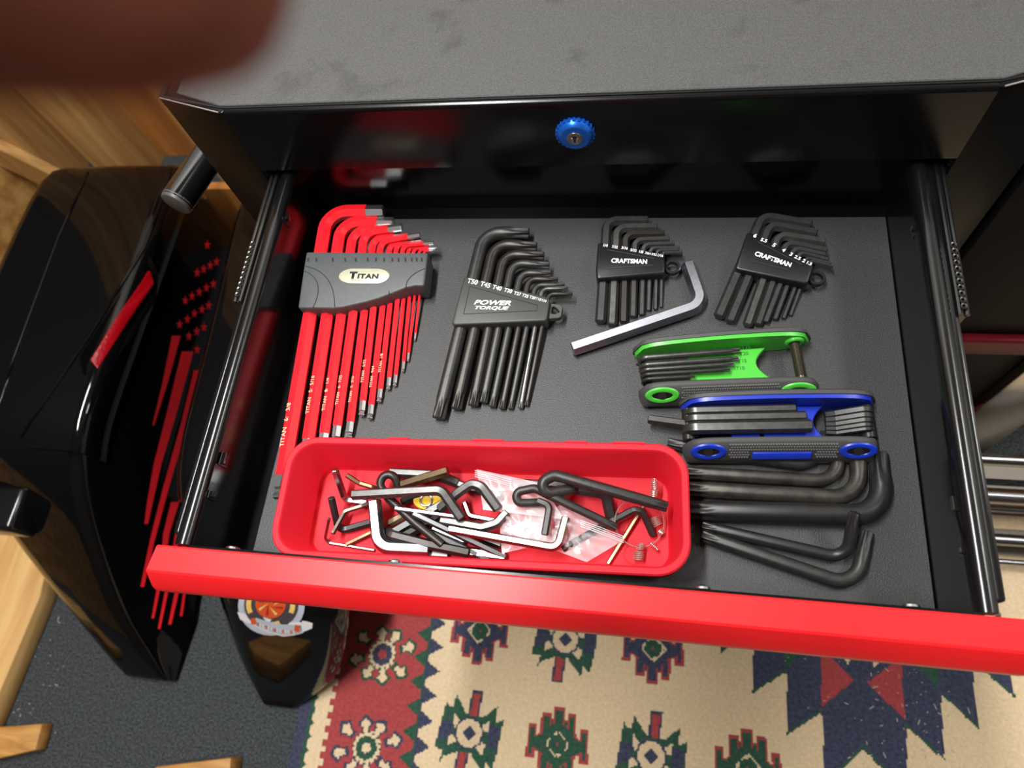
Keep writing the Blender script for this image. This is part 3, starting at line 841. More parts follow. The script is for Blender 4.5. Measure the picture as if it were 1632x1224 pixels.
# push tube on the left side
a = at(282, 322, 0.0); b0 = at(331, 250, 0.0)
d = (b0 - a); d = d.normalized()
a.z = 0; far = a + d * .30
mb = MB(); round_path(mb, [a, a + d * .16, Vector((OL - .002, a.y + .20, 0.0))], .0285, .03, 28)
th = link('push_handle', mb.mesh('tube'), mat('tube_gloss', rgb(16, 16, 17), .08, .0, .7, coat=.8), chest, label='glossy black push handle tube')
link('end_cap', MB().disc(a - d * .003, d, .0134, .006, 32, r2=.0146).mesh('cap', .0012, 2), mat('cap_grey', rgb(74, 74, 74), .45), th, label='flat dark grey end cap')

# foam sheet on top of the chest, with smudges of its own
def foam_top():
    nt = M_foamtop.node_tree; b = nt.nodes['Principled BSDF']
    src = b.inputs['Base Color'].links[0].from_socket
    tc = nt.nodes.new('ShaderNodeTexCoord'); n = nt.nodes.new('ShaderNodeTexNoise'); n.inputs['Scale'].default_value = 16; n.inputs['Detail'].default_value = 7; n.inputs['Distortion'].default_value = .5; n.inputs['Roughness'].default_value = .6
    r = nt.nodes.new('ShaderNodeValToRGB'); r.color_ramp.elements[0].position = .30; r.color_ramp.elements[1].position = .42
    r.color_ramp.elements[0].color = (.45, .45, .45, 1); r.color_ramp.elements[1].color = (1, 1, 1, 1)
    mx = nt.nodes.new('ShaderNodeMixRGB'); mx.blend_type = 'MULTIPLY'; mx.inputs[0].default_value = .8
    nt.links.new(tc.outputs['Object'], n.inputs['Vector']); nt.links.new(n.outputs['Fac'], r.inputs['Fac'])
    nt.links.new(src, mx.inputs[1]); nt.links.new(r.outputs['Color'], mx.inputs[2]); nt.links.new(mx.outputs[0], b.inputs['Base Color'])
foam_top()
link('foam_mat', MB().prism([(FL - .002, .0056), (OL + .014, .0195), (OL + .014, DB - .01), (OR_ - .014, DB - .01), (OR_ - .014, .0195), (FR + .002, .0056)], ZT - .0058, ZT + .0016).mesh('foam', .0006, 1), M_foamtop,
     label='grey foam mat with smudges on top of the tool chest', cat='foam mat')
link('drawer_liner', MB().box(-.2202, .2200, DFY + .0006, .0002, -.0022, 0).mesh('liner', .0006, 1), M_foam, label='dark grey foam liner lying in the open drawer', cat='foam liner')

# ------------------------------------------------------------------ cabinet and steel rack to the right
cab = empty('side_cabinet', (.40, .25, FLOOR), 'black cabinet with red handles coloured dark for shade and polished steel corner post', 'cabinet')
M_matt = mat('matt_black', rgb(10, 10, 11), .55, 0, .15)
link('body', MB().box(.306, .437, .016, .45, FLOOR + .001, .10).mesh('body', .002, 2), M_matt, cab)
link('corner_post', MB().box(.438, .508, .004, .03, FLOOR + .001, .10).mesh('post', .003, 2), mat('polished_steel', rgb(196, 188, 178), .22, 1.0), cab, label='polished steel post')
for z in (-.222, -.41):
    link('handle', MB().box(.308, .434, .006, .016, z - .015, z + .015).mesh('h', .003, 3), mat('shaded_red_paint', rgb(92, 10, 20), .4, 0, .3), cab)  # red darkened to stand in for shade and a reflected strip
rack = empty('steel_rack', (.70, -.03, FLOOR), 'low chrome steel rack of horizontal rails on the rug', 'rack')
for k, (px, py, z, dia) in enumerate(((1620, 735, -.41, .014), (1620, 793, -.50, .022), (1620, 812, -.53, .012), (1620, 862, -.55, .016), (1620, 897, -.57, .008))):
    p = at(px, py, z)
    mb = MB(); round_path(mb, [(.405, p.y, z), (.95, p.y, z)], dia, 0, 16)
    link('rail', mb.mesh('rail'), mat('rack_steel', rgb(150, 150, 154), .25, 1.0), rack)
for x in (.405, .95):
    link('side_plate', MB().box(x - .004, x + .004, -.125, .0, FLOOR + .0042, -.398).mesh('plate', .002, 2), M_slide, rack)
for (y0, y1, z) in ((-.030, .0, -.530), (-.075, -.035, -.545), (-.12, -.085, -.580)):
    link('shelf', MB().box(.409, .946, y0, y1, z - .002, z).mesh('shelf'), mat('shelf_steel', rgb(112, 106, 98), .45, 1.0), rack)

# ================================================================== KEY SETS IN THEIR HOLDERS
def extend(L, E, yc):
    """pixel where the line L->E reaches image row yc"""
    t = (yc - L[1]) / (E[1] - L[1])
    return (L[0] + (E[0] - L[0]) * t, yc)
def holder(name, label, poly_px, z0, z1, m, bevel=.0022, group=None):
    P = [at(x, y, z1) for x, y in poly_px]
    c = sum(P, Vector()) / len(P)
    e = empty(name, (c.x, c.y, 0.0), label, 'key holder', group)
    link('shell', MB().prism([(p.x, p.y) for p in P], z0, z1).mesh('shell', bevel, 3, 50), m, e)
    return e
ORD = ['largest', 'second largest', 'third largest', 'fourth largest', 'fifth largest', 'sixth largest', 'seventh largest', 'eighth largest', 'ninth largest', 'tenth largest', 'third smallest', 'second smallest', 'smallest']
def order(i, n):
    return 'largest' if i == 0 else 'smallest' if i == n - 1 else 'second smallest' if i == n - 2 else 'third smallest' if i == n - 3 and n > 4 else ORD[i]

# --- red coated hex keys
RK = [((445, 797), (512, 401), 338, (612, 337), 9.2), ((487, 735), (537.6, 401), 354, (628, 355), 8.0), ((513, 722), (558.8, 401), 368, (622, 364), 6.6),
      ((534, 708), (577, 401), 371, (641, 362), 5.8), ((555.5, 699), (593, 401), 378, (648, 378), 5.0), ((576, 663), (605.6, 401), 385, (669, 374), 4.3),
      ((589.5, 668), (620, 401), 389, (662, 385), 3.9), ((604, 641), (631.4, 401), 390, (672, 383), 3.4), ((618.5, 621), (641.5, 402), 391, (691, 387), 3.0),
      ((629, 615.5), (650.7, 402), 394, (688, 390), 2.6), ((642, 592.5), (659, 402), 396, (697, 394), 2.2), ((650, 576), (668, 402), 398, (694, 397.5), 1.7), ((661, 543), (676, 402), 399.5, (690, 400), 1.4)]
TZ = .0115
for i, (L, E, yc, S, af) in enumerate(RK):
    af *= .001
    zz = TZ + (.0030 if i in (3, 5, 8) else 0)
    c_px = extend(L, E, yc)
    z_tip = af * .62 + .0012 if i > 3 else af * .62 + .001
    if i == 0: z_tip = af * .62 + .0006
    a = at(*L, z_tip); c = at(*c_px, zz); s = at(*S, zz + (.003 if i in (3, 5) else 0))
    mb = MB()
    path = fillet([a, c, s], af * 1.9, 7)
    path = insert_ends(path, [af * .12, af * .30, af * .55, af * .75, af * .95], [af * .1])
    n = len(path); sc_ = {0: .62, 1: .92, 2: 1.0, 3: .80, 4: .78, n - 1: .82}
    rot = .26
    sweep(mb, path, lambda k, t: hexring(af * sc_.get(k, 1.0), rot))
    k_o = link('red_hex_key', mb.mesh('key'), M_tip, label='red coated ball-end hex key, %s in the grey holder with gold badge' % order(i, len(RK)), cat='hex key', group='red hex keys in the grey holder', smooth=25)
    # red sleeve
    tl = .0175 * (af / .0092) ** .55; ts = tl * .85
    p2 = fillet([a, c, s], af * 1.9, 7)
    da = (p2[1] - p2[0]).normalized(); db = (p2[-2] - p2[-1]).normalized()
    p2[0] = p2[0] + da * tl
    if (p2[-1] - p2[-2]).length > ts * 1.05: p2[-1] = p2[-1] + db * ts
    else: p2 = p2[:-1] + [p2[-2] + (p2[-1] - p2[-2]) * .3]
    mb = MB(); sweep(mb, p2, lambda k, t: hexring(af * 1.09 + .0002, rot))
    k_c = link('coating', mb.mesh('coating'), M_redkey, k_o, label='red coating', smooth=25)
    if i < 8:
        txt = ['TITAN   6:   3/8', 'TITAN   5:  5/16', 'TITAN   8:   1/4', 'TITAN   6:  7/32', 'TITAN   5:  3/16', 'TITAN   5/32', 'TITAN   9/64', 'TITAN  1/8'][i]
        ax = (c - a).normalized(); side = Vector((0, 0, 1)).cross(ax)
        st = .024 * (af / .0092) + .014; ln = .034 * (af / .0092) ** .8
        q0 = a + ax * st; q1 = q0 + ax * ln
        off = Vector((0, 0, af * .560 + .0003)) + side * (af * .10)
        lettering(k_c, txt, q0 + off, q1 + off, 0, M_gold_print, 1.0, .0001, normal=(side * .26 + Vector((0, 0, .97))))
PT = [(488, 401), (682, 402.5), (680, 420), (676, 455), (661, 455), (646, 458.5), (625, 467), (604, 475), (583, 481), (563, 485.5), (545, 489.5), (530, 491), (500, 490.5), (474.5, 490.5), (479, 458), (484, 425)]
ht = holder('key_holder', 'dark grey key holder with gold oval badge, full of red keys', PT, .0022, .0215, M_holder, .0016)
zt = .0216
c = at(580.5, 440.5, zt); u = (at(621, 441, zt) - at(540, 440, zt)); R = u.length / 2; u.normalize(); w = Vector((0, 0, 1)).cross(u)
oval = []
for k in range(36):
    a = 2 * PI * k / 36
    x = .0125 * math.cos(a); y = .0125 * math.sin(a)
    oval.append(c + u * (x * .95 + (R - .0120) * (1 if math.cos(a) > 0 else -1)) + w * (y * .545))
bd = link('badge', MB().prism([(p.x, p.y) for p in oval], zt - .0005, zt + .0008).mesh('badge', .0004, 2), M_badge, ht, label='gold oval badge')
lettering(bd, 'T', at(556.5, 444.5, zt), at(568.5, 444.5, zt), 0, M_ink, .92, .0011, bold=.06)
lettering(bd, 'ITAN', at(570, 444.6, zt), at(603, 445, zt), 0, M_ink, .82, .0011, spacing=1.1, bold=.05)
lettering(bd, 'Professional Tools', at(561, 448.2, zt), at(588, 448.6, zt), 0, mat('faint_ink', rgb(150, 146, 124), .6), 1.0, .0011)
def groove(parent, pts_px, z, wd=.0006, m=None, name='groove'):
    P = [at(x, y, z) for x, y in pts_px]; mb = MB()
    for a, b in zip(P[:-1], P[1:]):
        d = (b - a); L = d.length; d.normalize(); nn = Vector((0, 0, 1)).cross(d) * wd / 2
        mb.add([a - nn, b - nn, b + nn, a + nn], [(0, 1, 2, 3)])
    for v_ in mb.v: v_.z = z + .0002
    return link(name, mb.mesh('groove'), m or M_engrave, parent, smooth=0)
def arc_px(pts, n=10):
    """quadratic curve through three control pixels"""
    a, b, c = pts
    return [((1 - t) ** 2 * a[0] + 2 * t * (1 - t) * b[0] + t * t * c[0], (1 - t) ** 2 * a[1] + 2 * t * (1 - t) * b[1] + t * t * c[1]) for t in [k / n for k in range(n + 1)]]
groove(ht, arc_px([(485, 424), (534, 432), (533.5, 489)]), zt); groove(ht, arc_px([(484, 431), (521, 446), (499, 490)]), zt)
groove(ht, arc_px([(647, 459), (646, 440), (677, 428)]), zt); groove(ht, [(620, 464), (620, 469)], zt)
for k, x in enumerate((491, 504, 530, 550, 567, 586, 599, 612, 625, 635, 646, 656, 664, 672)):
    groove(ht, [(x, 411), (x + .3, 417)], zt, .0013)

# --- black star keys in the wedge-shaped holder
def pz(x, y, ox, oy, s): return (ox + x / s, oy + y / s)
P3 = lambda x, y: pz(x, y, 670, 340, 6.044); P4 = lambda x, y: pz(x, y, 670, 480, 6.044)
TK = [((175, 1130), (375, 230), (505, 600), 190, (1045, 190), 8.6), ((345, 1040), (505, 225), (622, 640), 295, (1120, 322), 7.4), ((508, 1010), (640, 225), (738, 670), 395, (1190, 410), 6.6),
      ((605, 980), (755, 220), (838, 690), 478, (1240, 503), 5.4), ((690, 1020), (845, 215), (930, 720), 575, (1258, 580), 4.7), ((785, 1040), (930, 210), (1012, 745), 632, (1325, 640), 4.1),
      ((865, 1040), (1010, 210), (1088, 765), 693, (1388, 690), 3.6), ((965, 1035), (1095, 205), (1158, 780), 730, (1418, 722), 3.3), ((1020, 1010), (1165, 205), (1228, 800), 778, (1465, 778), 3.0)]
tm = [M_oxide, M_oxide_b, M_oxide_b, M_oxide, M_oxide, M_oxide_b, M_oxide, M_gunmetal, M_oxide_b]
for i, (L, B, E, yc, S, d) in enumerate(TK):
    d *= .00122; L = P4(*L); E_ = P3(*E); B = P4(*B); S = P3(*S)
    c_px = extend(B, E_, 340 + yc / 6.044)
    zz = .0098
    a = at(*L, d * .5 + .0006); bpt = at(*B, zz - .0008); c = at(*c_px, zz); s = at(*S, zz)
    mb = MB(); torx_path(mb, [a, c, s], d, d * 1.5)
    link('star_key', mb.mesh('key'), tm[i], label='black star-tip L key, %s in the wedge-shaped dark holder' % order(i, 9), cat='star key', group='black star keys in the wedge holder', smooth=40)
hp = holder('key_holder', 'dark wedge-shaped key holder with white lettering and triangular hang tab', [(739, 442), (743, 440.5), (870, 472.5), (876, 475.5), (876, 480), (871.5, 508), (869, 511), (724, 517.5), (719.5, 514), (730, 475)], .0030, .0166, M_holder2, .0014)
mb = MB()
o = [at(x, y, .012) for x, y in ((872, 482), (893, 485), (897, 489), (894.5, 504), (890, 506.5), (870, 508))]
h = [at(x, y, .012) for x, y in ((879, 489), (883, 487.5), (888, 492), (892, 497), (884, 500), (878, 499))]
n = 6
v = [(p.x, p.y, z) for z in (.007, .0118) for p in o] + [(p.x, p.y, z) for z in (.007, .0118) for p in h]
f = [(i, (i + 1) % n, n + (i + 1) % n, n + i) for i in range(n)] + [(2 * n + i, 3 * n + i, 3 * n + (i + 1) % n, 2 * n + (i + 1) % n) for i in range(n)]
f += [(n + i, n + (i + 1) % n, 3 * n + (i + 1) % n, 3 * n + i) for i in range(n)] + [(i, 2 * n + i, 2 * n + (i + 1) % n, (i + 1) % n) for i in range(n)]
link('hang_tab', mb.add(v, f).mesh('tab', .0005, 1), M_holder2, hp)
zt = .0167
groove(hp, [(748.5, 456), (857, 486.5), (855.5, 495), (739, 500.5), (748.5, 456)], zt, .0004)
for t, x0, y0, x1, y1 in (('T50', 744, 450.5, 760, 454), ('T45', 764.5, 455.3, 780, 459), ('T40', 784, 460, 798, 463.5), ('T30', 802.5, 464.3, 815, 467.7), ('T27', 818.5, 469, 829.5, 471.6), ('T25', 831.5, 472.3, 841.5, 474.8), ('T20', 843, 475, 852.5, 477.4), ('T15', 853, 477.6, 861.5, 479.8), ('T10', 862, 480, 870, 482)):
    lettering(hp, t, at(x0, y0, zt), at(x1, y1, zt), 0, M_white, 1.1, .00015, bold=.02)
lettering(hp, 'POWER', at(755, 485.0, zt), at(814, 486.5, zt), 0, M_white, .66, .00015, shear=.3, bold=.03)
lettering(hp, 'TORQUE', at(757, 492.6, zt), at(811, 494.0, zt), 0, M_white, .62, .00015, shear=.3, bold=.03)

# --- two small black hex key sets
P5 = lambda x, y: pz(x, y, 890, 330, 6.277); P6 = lambda x, y: pz(x, y, 1120, 320, 6.277)
HK1 = [((420, 1155), (432, 735), (468, 350), 142, (898, 140), 6.3), ((535, 1178), (547, 730), (572, 378), 212, (990, 207), 5.9), ((650, 1150), (657, 720), (668, 400), 278, (1062, 272), 5.2), ((745, 1098), (750, 710), (762, 420), 338, (1110, 326), 4.5),
       ((832, 1078), (836, 705), (848, 430), 382, (1160, 371), 3.7), ((900, 1035), (907, 700), (918, 440), 416, (1212, 412), 3.0), ((970, 1025), (970, 695), (982, 450), 438, (1205, 432), 2.5), ((1025, 1003), (1027, 690), (1035, 460), 460, (1238, 455), 2.1)]
HK2 = [((160, 1165), (355, 705), (530, 312), 160, (1090, 245), 6.5), ((270, 1215), (468, 730), (628, 350), 245, (1142, 332), 6.0), ((445, 1250), (590, 755), (735, 402), 345, (1222, 420), 5.5), ((550, 1245), (692, 775), (830, 442), 425, (1242, 506), 4.8),
       ((625, 1220), (777, 795), (905, 500), 478, (1228, 550), 4.0), ((720, 1190), (852, 810), (960, 540), 520, (1257, 596), 3.2), ((805, 1180), (912, 825), (1030, 580), 572, (1282, 636), 2.6), ((875, 1150), (976, 838), (1075, 600), 600, (1306, 661), 2.2)]
for nm, HK, PP, oy in (('left', HK1, P5, 330), ('right', HK2, P6, 320)):
    for i, (L, B, E, yc, S, af) in enumerate(HK):
        af *= .00114
        zz = .0088
        c_px = extend(PP(*B), PP(*E), oy + yc / 6.277)
        a = at(*PP(*L), af * .5 + .0008); c = at(*c_px, zz); s = at(*PP(*S), zz)
        mb = MB(); hex_path(mb, [a, c, s], af, af * 1.1, PI / 6 * 0)
        m_ = M_oxide_b if (nm == 'left' and i == 2) else M_gunmetal if (nm == 'left' and i == 1) or (nm == 'right' and i == 2) else M_oxide
        link('hex_key', mb.mesh('key'), m_, label='black hex key, %s in the small holder %s' % (order(i, 8), 'beside the bent chrome key' if nm == 'left' else 'tilted above the green folding set'), cat='hex key', group='hex keys in the %s small holder' % nm, smooth=25)
def ringtab(parent, cpx, ro_px, ri_px, z0, z1, m):
    c = at(*cpx, z1); s = (at(cpx[0] + 10, cpx[1], z1) - c).length / 10
    ro, ri = ro_px * s, ri_px * s; n = 28; v = []; f = []
    for k in range(n):
        a = 2 * PI * k / n; d = Vector((math.cos(a), math.sin(a), 0))
        for r_, z in ((ri, z0), (ro, z0), (ro, z1), (ri, z1)): v.append((c.x + d.x * r_, c.y + d.y * r_, z))
    for k in range(n):
        for j in range(4):
            f.append((k * 4 + j, ((k + 1) % n) * 4 + j, ((k + 1) % n) * 4 + (j + 1) % 4, k * 4 + (j + 1) % 4))
    return link('hang_ring', MB().add(v, f).mesh('ring', .0005, 1), m, parent)
h1 = holder('key_holder', 'small black key holder with white inch sizes, left of the two', [(952.5, 388), (956, 385.3), (1056, 403.5), (1059.5, 406), (1060, 432), (1057, 435.5), (958, 443.5), (951, 444), (949.5, 430)], .0022, .0146, M_holder3, .0016)
ringtab(h1, P5(1140, 592), 13.6, 8.6, .0045, .0085, M_holder3)
zt = .0148
groove(h1, [P5(490, 428), P5(960, 515)], zt, .0006, M_gunmetal, 'rib'); groove(h1, [P5(490, 615), P5(940, 582)], zt, .0006, M_gunmetal, 'rib')
lettering(h1, 'CRAFTSMAN', at(*P5(527, 556), zt), at(*P5(885, 568), zt), 0, M_white, 1.15, .0002, bold=.035)
for t, x0, y0, x1, y1 in (('1/4', 447, 395, 490, 402), ('7/32', 532, 408, 592, 416), ('3/16', 628, 418, 690, 428), ('5/32', 717, 440, 778, 450), ('1/8', 805, 458, 845, 465), ('7/64', 863, 470, 920, 480), ('3/32', 928, 480, 980, 490), ('1/16', 990, 492, 1045, 502)):
    lettering(h1, t, at(*P5(x0, y0), zt), at(*P5(x1, y1), zt), 0, M_white, 1.2, .0002, bold=.02)
h2 = holder('key_holder', 'small black key holder with white metric sizes, right of the two', [(1190.5, 371), (1194.5, 368.5), (1294, 419), (1297.5, 423), (1289, 449), (1285, 452), (1178, 429.5), (1171.5, 427), (1180, 400)], .0022, .0146, M_holder3, .0016)
ringtab(h2, P6(1145, 765), 14.4, 9.0, .0045, .0085, M_holder3)
groove(h2, [P6(545, 408), P6(990, 640)], zt, .0006, M_gunmetal, 'rib'); groove(h2, [P6(460, 596), P6(850, 690)], zt, .0006, M_gunmetal, 'rib')
lettering(h2, 'CRAFTSMAN', at(*P6(515, 545), zt), at(*P6(875, 664), zt), 0, M_white, 1.15, .0002, bold=.035)
for t, x0, y0, x1, y1 in (('6', 500, 360, 528, 372), ('5.5', 575, 400, 636, 420), ('5', 690, 452, 716, 465), ('4', 786, 500, 812, 515), ('3', 862, 545, 885, 556), ('2.5', 912, 570, 970, 596), ('2', 990, 608, 1015, 620), ('1.5', 1036, 628, 1082, 650)):
    lettering(h2, t, at(*P6(x0, y0), zt), at(*P6(x1, y1), zt), 0, M_white, 1.0, .0002, bold=.03)

# --- big bright hex key
mb = MB(); af = .0098
hex_path(mb, [at(911, 557, af * .5), at(1119, 487, af * .5), at(1096, 420, af * .5)], af, af * 1.1, 0, .12)
link('chrome_hex_key', mb.mesh('key'), mat('big_key_chrome', rgb(224, 228, 236), .30, 1.0, noise=(220, .3, rgb(196, 202, 214))), label='large bright chrome L-shaped hex key lying on the foam liner', cat='hex key', smooth=25)

# ------------------------------------------------------------------ folding key sets
def folding(name, label, fl, fr, bl, br, H, mcol):
    """fl/fr, bl/br: world ends (z=0) of the inner faces of the front and back scale"""
    e = empty(name, ((fl.x + br.x) / 2, (fl.y + br.y) / 2, 0), label, 'folding key set')
    for nm, a, b, s in (('front', fl, fr, -1), ('back', bl, br, 1)):
        u = (b - a); L = u.length; u.normalize(); vdir = Vector((-u.y, u.x, 0)) * s   # outward
        def outline(inset, drop, arch):
            pts = []
            for k in range(25):
                t = k / 24; x = inset + (L - 2 * inset) * t
                e_ = abs(2 * t - 1)
                pts.append((x, (H - drop) * (.42 + .58 * math.sqrt(max(0, 1 - e_ ** 9))) + arch * math.sin(PI * t)))
            for k in range(25):
                t = 1 - k / 24; x = inset + (L - 2 * inset) * t
                pts.append((x, .0006 + min(drop, .004) * .3 + H * .20 * abs(2 * t - 1) ** 8))
            return pts
        ring = lambda d0, i_, dr, ar: [a + u * x + vdir * d0 + Vector((0, 0, z)) for x, z in outline(i_, dr, ar)]
        if nm == 'front':
            link('liner', MB().loft([ring(.0, .003, .006, 0), ring(.0012, .003, .006, 0)]).mesh('liner'), mcol, e, smooth=50)
            G_ = [(.0008, .001, .0010, .001), (.0018, 0, 0, .001), (.0050, 0, .0006, .001), (.0095, .0010, .0075, .001), (.0118, .0030, .0120, .0005), (.0125, .0060, .0150, 0)]
        else:
            link('liner', MB().loft([ring(.0, .001, .0004, .003), ring(.0030, 0, 0, .003)]).mesh('liner'), mcol, e, smooth=50)
            G_ = [(.0026, -.001, -.0008, .003), (.0050, -.001, -.0010, .003), (.0075, .0005, .0030, .003), (.0100, .004, .0100, .001)]
        gr = link('grip', MB().loft([ring(*g) for g in G_]).mesh('grip'), M_rubber, e, label='grey rubber grip', smooth=60)
        if nm != 'front': continue
        # slanted outer face: from (d .0050, z H) to (d .0118, z H-.012)
        sl = Vector((0, 0, 0)); dn = (vdir * .0068 + Vector((0, 0, -.0114))).normalized(); nn = (vdir * .0114 + Vector((0, 0, .0068))).normalized()
        face = lambda x, q: a + u * x + vdir * .0050 + Vector((0, 0, H - .0006 + .001 * math.sin(PI * x / L))) + dn * q
        for x in (.0155, L - .0155):
            c = face(x, .0068) + nn * .0002
            rg_v = []; n = 28
            mb_ = MB(); k_ = 8
            for i in range(n):
                t = 2 * PI * i / n
                for j in range(k_):
                    q = 2 * PI * j / k_
                    mb_.v.append(c + u * math.cos(t) * (.0090 + .0026 * math.cos(q)) + dn * math.sin(t) * (.0046 + .0020 * math.cos(q)) + nn * .0014 * math.sin(q))
            for i in range(n):
                for j in range(k_): mb_.f.append((i * k_ + j, ((i + 1) % n) * k_ + j, ((i + 1) % n) * k_ + (j + 1) % k_, i * k_ + (j + 1) % k_)); mb_.mi.append(0)
            rg = link('boss_ring', mb_.mesh('ring'), mcol, e)
            rc = MB().add([c + u * math.cos(2 * PI * i / n) * .0090 + dn * math.sin(2 * PI * i / n) * .0046 + nn * .0006 for i in range(n)], [tuple(range(n))])
            link('screw_recess', rc.mesh('recess'), M_holder3, rg)
            link('screw', MB().disc(c + nn * .0007, nn, .0032, .0005, 6).mesh('screw'), M_oxide, rg)
        nub = MB()
        for r_ in range(6):
            for k in range(40):
                x = .029 + k * (L - .058) / 39 + (r_ % 2) * .0010; q = .0012 + r_ * .0021
                if abs(x - L / 2) < L * .165 and r_ > 2 and mcol is M_blue: continue
                c = face(x, q) - nn * .0002
                nub.add([c + u * .0011, c + dn * .0009, c - u * .0011, c - dn * .0009, c + nn * .0018], [(0, 1, 4), (1, 2, 4), (2, 3, 4), (3, 0, 4)])
        link('grip_nubs', nub.mesh('nubs'), mat('nub_rubber', rgb(92, 92, 92), .5), gr, kind='stuff')
        if mcol is M_blue:
            pad = MB().obox(face(L * .5 - L * .15, .0075) - nn * .001, u * L * .30, dn * .0062, nn * .0024)
            link('side_pad', pad.mesh('pad', .0012, 3), mcol, e, label='blue inlay')
    return e
def W(px, py, z): return at(px, py, z)
def flat(p): return Vector((p.x, p.y, 0))
# green set
H = .022
gfl, gfr = flat(W(1018, 607, H)), flat(W(1312, 596, H)); gbl, gbr = flat(W(1012, 554, H)), flat(W(1298, 532, H))
GS = folding('folding_star_key_set', 'green and grey folding star key set with four keys shown', gfl, gfr, gbl, gbr, H, M_green)
def tool_frame(fl, fr, bl, br):
    u = (fr - fl).normalized(); L = (fr - fl).length
    return lambda s, t, z: fl + (fr - fl) * s + ((bl - fl) * (1 - s) + (br - fl - (fr - fl)) * s) * t + Vector((0, 0, z))
G = tool_frame(gfl, gfr, gbl, gbr)
def web(parent, F, s0, s1, t0, t1, z0, z1, m, notch=.12):
    top = [(s0, t0), (s0, t1)] ; pts = [F(s0, t0, 0), F(s1, t0, 0)]
    for k in range(1, 10):
        t = t0 + (t1 - t0) * k / 10; pts.append(F(s1 - notch * .55 * math.sin(PI * k / 10), t, 0))
    pts += [F(s1, t1, 0), F(s0, t1, 0)]
    return link('web', MB().prism([(p.x, p.y) for p in pts], z0, z1).mesh('web', .0006, 1), m, parent)
wg = web(GS, G, .30, .745, .10, .92, .005, .0115, M_green)
for t, s0, d, s1 in ((.80, .05, .0044, .590), (.585, .05, .0038, .575), (.44, .05, .0034, .545), (.30, .05, .0030, .520), (.16, .05, .0026, .32)):
    mb = MB()
    z = .0165
    torx_path(mb, [G(.075, t, .004), G(.030, t, .005), G(.030, t, z - .001), G(s1, t, z)], d, .005, up=(0, 1, .2), ends=(0, 1))
    link('star_key', mb.mesh('key'), M_gunmetal if t > .4 else M_oxide, GS)
mb = MB()
for k in range(24):
    mb.torus(G(.905, .12 + .8 * k / 23, .0125), G(.9, 1, 0) - G(.9, 0, 0), .0028, .0007, 16, 6)
link('bolt', mb.disc(G(.905, .05, .0125), G(.9, 1, 0) - G(.9, 0, 0), .0028, (G(.9, .9, 0) - G(.9, 0, 0)).length, 16).mesh('bolt'), M_bolt, GS, label='threaded bolt')
link('bolt_boss', MB().torus(G(.905, .985, .0130), G(.9, 1, 0) - G(.9, 0, 0), .0048, .0018, 24, 8).mesh('boss'), M_green, GS)
for t, x, y in (('T25', 1182, 556.5), ('T20', 1179, 566.5), ('T15', 1176, 578), ('T10', 1173, 589.5)):
    lettering(wg, t, at(x, y, .0117), at(x + 14, y - .6, .0117), 0, M_gprint, 1.0, .0002, bold=.01)
# blue set, lying on the long star keys
H = .024; ZB_ = .0
bfl, bfr = flat(W(1090, 695, H)), flat(W(1411, 692, H)); bbl, bbr = flat(W(1088, 640, H)), flat(W(1405, 634, H))
BS = folding('folding_hex_key_set', 'blue and grey folding hex key set with keys folded in', bfl, bfr, bbl, bbr, H, M_blue)
B = tool_frame(bfl, bfr, bbl, bbr)
web(BS, B, .26, .43, .10, .92, .005, .0120, M_blue, 0); web(BS, B, .43, .40 + .0, .1, .92, .005, .0120, M_blue, 0)
web(BS, B, .40, .425, .1, .92, .005, .012, M_blue, 0)
for t, s1, af in ((.84, .585, .0052), (.62, .635, .0058), (.335, .660, .0078)):
    mb = MB(); z = .0185
    hex_path(mb, [B(.09, t, .004), B(.035, t, .005), B(.030, t, z - .001), B(s1, t, z)], af, .006, PI / 6, up=(0, 1, .2))
    link('hex_key', mb.mesh('key'), M_gunmetal, BS)
web(BS, B, .425, .735, .06, .985, .0035, .0130, M_blue, .10)
for k, t in enumerate((.80, .64, .50, .37, .25)):
    mb = MB(); af = .0048 - k * .0005
    hex_path(mb, [B(.745, t * .9 + .05, .0095), B(.80, t, .010), B(.945, t, .0185), B(.968, t, .012), B(.968, t, .006)], af, .004, PI / 6, up=(0, 1, .2))
    link('hex_key', mb.mesh('key'), M_oxide, BS)
mb = MB(); hex_path(mb, [B(.05, .50, .012), at(1033, 668, .0085)], .0058, 0, 0)
link('hex_key', mb.mesh('key'), M_oxide, BS, label='hex key swung out to the side')
link('pivot', MB().disc(B(.035, .06, .011), B(0, 1, 0) - B(0, 0, 0), .0042, (B(0, .9, 0) - B(0, 0, 0)).length, 20).mesh('pivot'), M_dark, BS)
link('pivot', MB().disc(B(.955, .06, .011), B(0, 1, 0) - B(0, 0, 0), .0050, (B(0, .9, 0) - B(0, 0, 0)).length, 20).mesh('pivot'), M_dark, BS)

